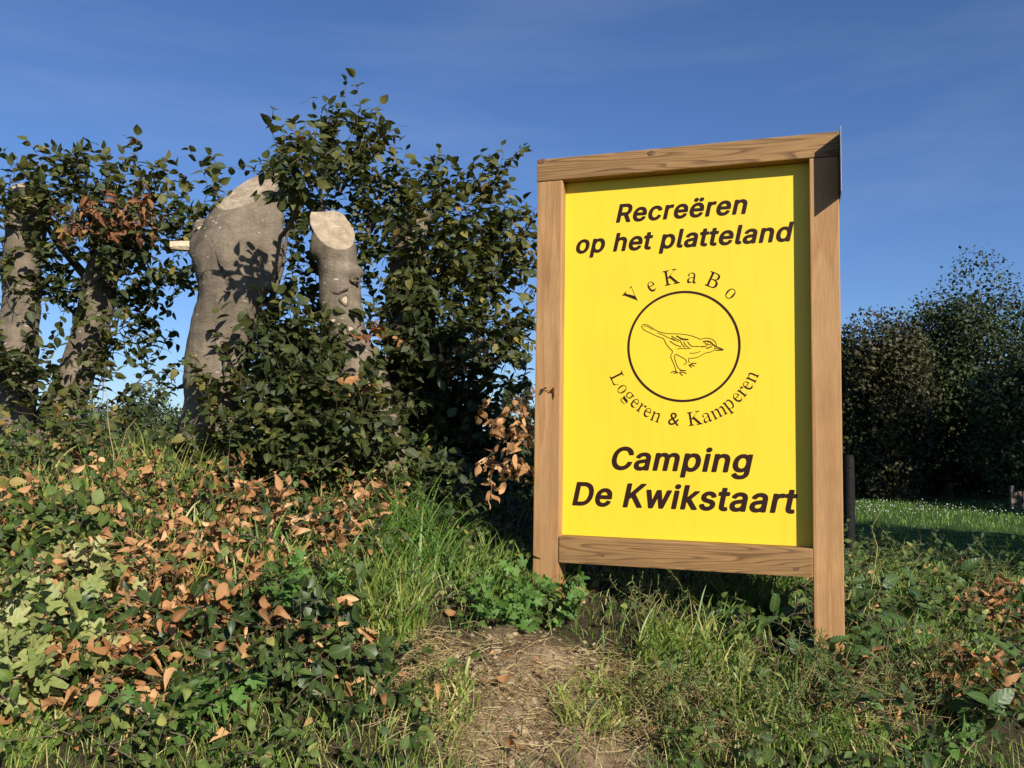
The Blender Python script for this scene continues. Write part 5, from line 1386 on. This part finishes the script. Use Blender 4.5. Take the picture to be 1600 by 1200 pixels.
# the wood on the right
px_tree('dark round tree just right of the sign, partly hidden by the post', 1335, 528, 74, 33, 780, 'wood_far', 8000, lumps=26)
px_tree('reddish-brown topped tree in the wood right of the sign', 1398, 500, 84, 31.5, 780, 'wood_red', 9000, lumps=26)
px_tree('tall dark green tree in the middle of the wood on the right', 1480, 470, 90, 34, 780, 'wood_far', 11000, lumps=28)
px_tree('tallest dark tree of the wood, at the right edge', 1590, 428, 120, 36, 780, 'wood_far', 13000, lumps=32)
px_tree('lighter green maple at the right edge in front of the wood', 1585, 560, 78, 28.5, 772, 'wood_pale', 7500, lumps=26)
px_tree('low dark tree at the foot of the wood behind the post', 1350, 630, 70, 35, 785, 'wood_far', 3500)
px_tree('low dark tree at the back of the wood', 1440, 610, 90, 37, 785, 'wood_far', 4500)
px_tree('low dark tree deep in the wood on the right', 1530, 600, 100, 38, 785, 'wood_far', 4500)
px_tree('dark tree of the wood behind the sign panel', 1240, 560, 80, 38, 740, 'wood_far', 4500)
px_tree('dark tree of the wood behind the upper sign', 1140, 580, 80, 42, 750, 'wood_far', 3500)
for (px_, top_, hw_, d_, lab_) in ((1330, 690, 50, 34.5, 'added dark bush filling the shade at the foot of the wood beside the post'), (1395, 700, 46, 35, 'added dark bush filling the shade under the reddish tree'), (1450, 695, 50, 34.8, 'added dark bush filling the shade under the middle of the wood'),  # bushes added to fill the black shade under the crowns
                                   (1505, 700, 46, 35.2, 'added dark bush filling the shade left of the maple foot'), (1560, 690, 56, 34, 'added dark bush filling the shade behind the maple'), (1630, 690, 60, 34, 'added dark bush filling the shade at the right end of the wood')):
    px_tree(lab_, px_, top_, hw_, d_, 800, 'wood_far', 2600, lumps=22, name='bush', group='bushes added to darken the foot of the wood', trunk=False)
# trees further right, out of the picture, that shade the meadow and the foot of the wood
for (x, y, h, w, lab) in ((20.5, 18.5, 11, 6.5, 'tall tree at the meadow edge, right of the picture'), (25, 17, 11.5, 7, 'broad tree at the meadow edge, far right of the picture'),
                          (29, 18, 11, 7, 'outermost tree right of the picture'), (23.5, 24, 10.5, 6, 'tree beside the wood, right of the picture'),
                          (12.5, 5.5, 9.5, 5.0, 'nearest tree right of the bank, out of the picture'), (17, 5.0, 10, 5.5, 'second tree right of the bank, out of the picture'), (9.5, 3.5, 9, 4, 'slim tree right of the bank, out of the picture')):
    far_tree(lab, x, y, h, w, 1.2, 'wood_far', 3800, leaf=(.25, .45))
# far trees on the left and behind the hedge
far = [(215, 604, 60, 44, 'bushy dark tree seen low between the two left trunks'), (275, 640, 46, 46, 'low bushy tree left of the thick trunk'), (130, 630, 60, 48, 'far bush behind the leaning trunk'),
       (330, 650, 60, 52, 'far bush behind the thick trunk'), (430, 640, 60, 55, 'far bush behind the hedge, right of the thick trunk'), (30, 640, 70, 50, 'far bush behind the left edge trunk'),
       (540, 640, 60, 56, 'far bush hidden behind the scarred trunk'), (650, 640, 60, 58, 'far bush hidden behind the dense foliage')]
for (px, top, hw, d_, lab) in far:
    px_tree(lab, px, top, hw, d_, 735, 'wood_pale', 4200, leaf=(.12, .25), group='far trees on the left', lumps=18)
px_tree('dark conifer seen just left of the left post', 822, 598, 26, 50, 740, 'wood_far', 3500, lumps=26, cone=True, name='conifer_tree', group='far conifers behind the hedge')
px_tree('dark conifer half hidden by the withered spray', 793, 606, 30, 48, 740, 'wood_pale', 3500, lumps=26, cone=True, name='conifer_tree', group='far conifers behind the hedge')
px_tree('dark conifer behind the left post', 850, 592, 30, 54, 740, 'wood_far', 3000, lumps=26, cone=True, name='conifer_tree', group='far conifers behind the hedge')
for i, (x, y, h, w) in enumerate(((-70, 75, 7, 9), (-55, 70, 6, 9), (-44, 68, 6.5, 8), (8, 72, 7, 9), (-90, 60, 8, 10), (55, 50, 9, 9), (45, 58, 9, 9), (34, 46, 9, 8))):
    far_tree('far tree on the horizon, ' + ('first', 'second', 'third', 'fourth', 'fifth', 'sixth', 'seventh', 'eighth')[i] + ' of the outer belt', x, y, h, w, .8, 'wood_far', 1800, leaf=(.3, .5), group='outer belt of trees')

# meadow grass and clover
n = 16000
P = np.stack([rng.uniform(-3, 19, n), rng.uniform(12, 30, n), np.zeros(n)], -1); P[:, 2] = terrain(P[:, 0], P[:, 1])
v, t, c = blades(P, rng.uniform(.08, .2, n), (0, 0, 0), rng.uniform(.012, .025, n), rng.uniform(0, .7, n))
tag(link('meadow_grass', mesh_np('meadow_grass', v, t, c), M['grass']), 'green meadow grass between the bank and the wood', 'grass', kind='stuff')
n = 380
P = np.stack([rng.uniform(5, 19, n), rng.uniform(22.5, 28.5, n), np.zeros(n)], -1); P[:, 2] = terrain(P[:, 0], P[:, 1]) + rng.uniform(.10, .22, n)
s = rng.uniform(.010, .022, n)
V = (P[:, None] + bv[None] * s[:, None, None]).reshape(-1, 3)
tag(link('clover_flowers', mesh_np('clover_flowers', V, (np.arange(n)[:, None, None] * len(bv) + bf[None]).reshape(-1, 3)), M['clover']), 'white clover heads in the sunny strip of meadow', 'flowers', kind='stuff')

# old fence by the maple
b0 = at(1583, 700, 26); fr = empty('wooden_fence', (b0[0], 26, float(terrain(b0[0], 26))), 'short weathered board fence at the right edge of the meadow', 'fence')
for i in range(9):
    w_ = .09
    beam('board', i * .13, i * .13 + w_, 0, .02, -.1, .62 + .05 * rng.normal(), M['old_fence'], .004, fr)
for z_ in (.15, .48):
    beam('fence_rail', -.05, 1.2, .022, .06, z_, z_ + .07, M['old_fence'], .004, fr)
for x_ in (-.1, 1.22):
    beam('fence_post', x_, x_ + .1, -.01, .09, -.2, .8, M['old_fence'], .006, fr)
# dark post behind the right post of the sign
b0 = at(1326, 790, 5.3); dp = empty('fence_stake', (b0[0], b0[1], float(terrain(b0[0], b0[1]))), 'dark weathered stake standing behind the right post of the sign', 'stake')
bm = bmesh.new(); lump(bm, [(0, 0, -.2, .036), (0, 0, .2, .035), (.004, 0, .5, .034), (.006, 0, .66, .031), (.006, 0, .68, .022)], 12)
for v_ in bm.verts: v_.co.x += mnoise.noise(v_.co * 12) * .004
link('stake', bm_mesh('stake', bm, True), M['near_black'], dp)
bm = bmesh.new(); lump(bm, [(-.036, 0, .60, .002), (0, -.04, .605, .002), (.038, 0, .60, .002)], 6)
link('wire_loop', bm_mesh('wire_loop', bm, True), M['near_black'], dp)
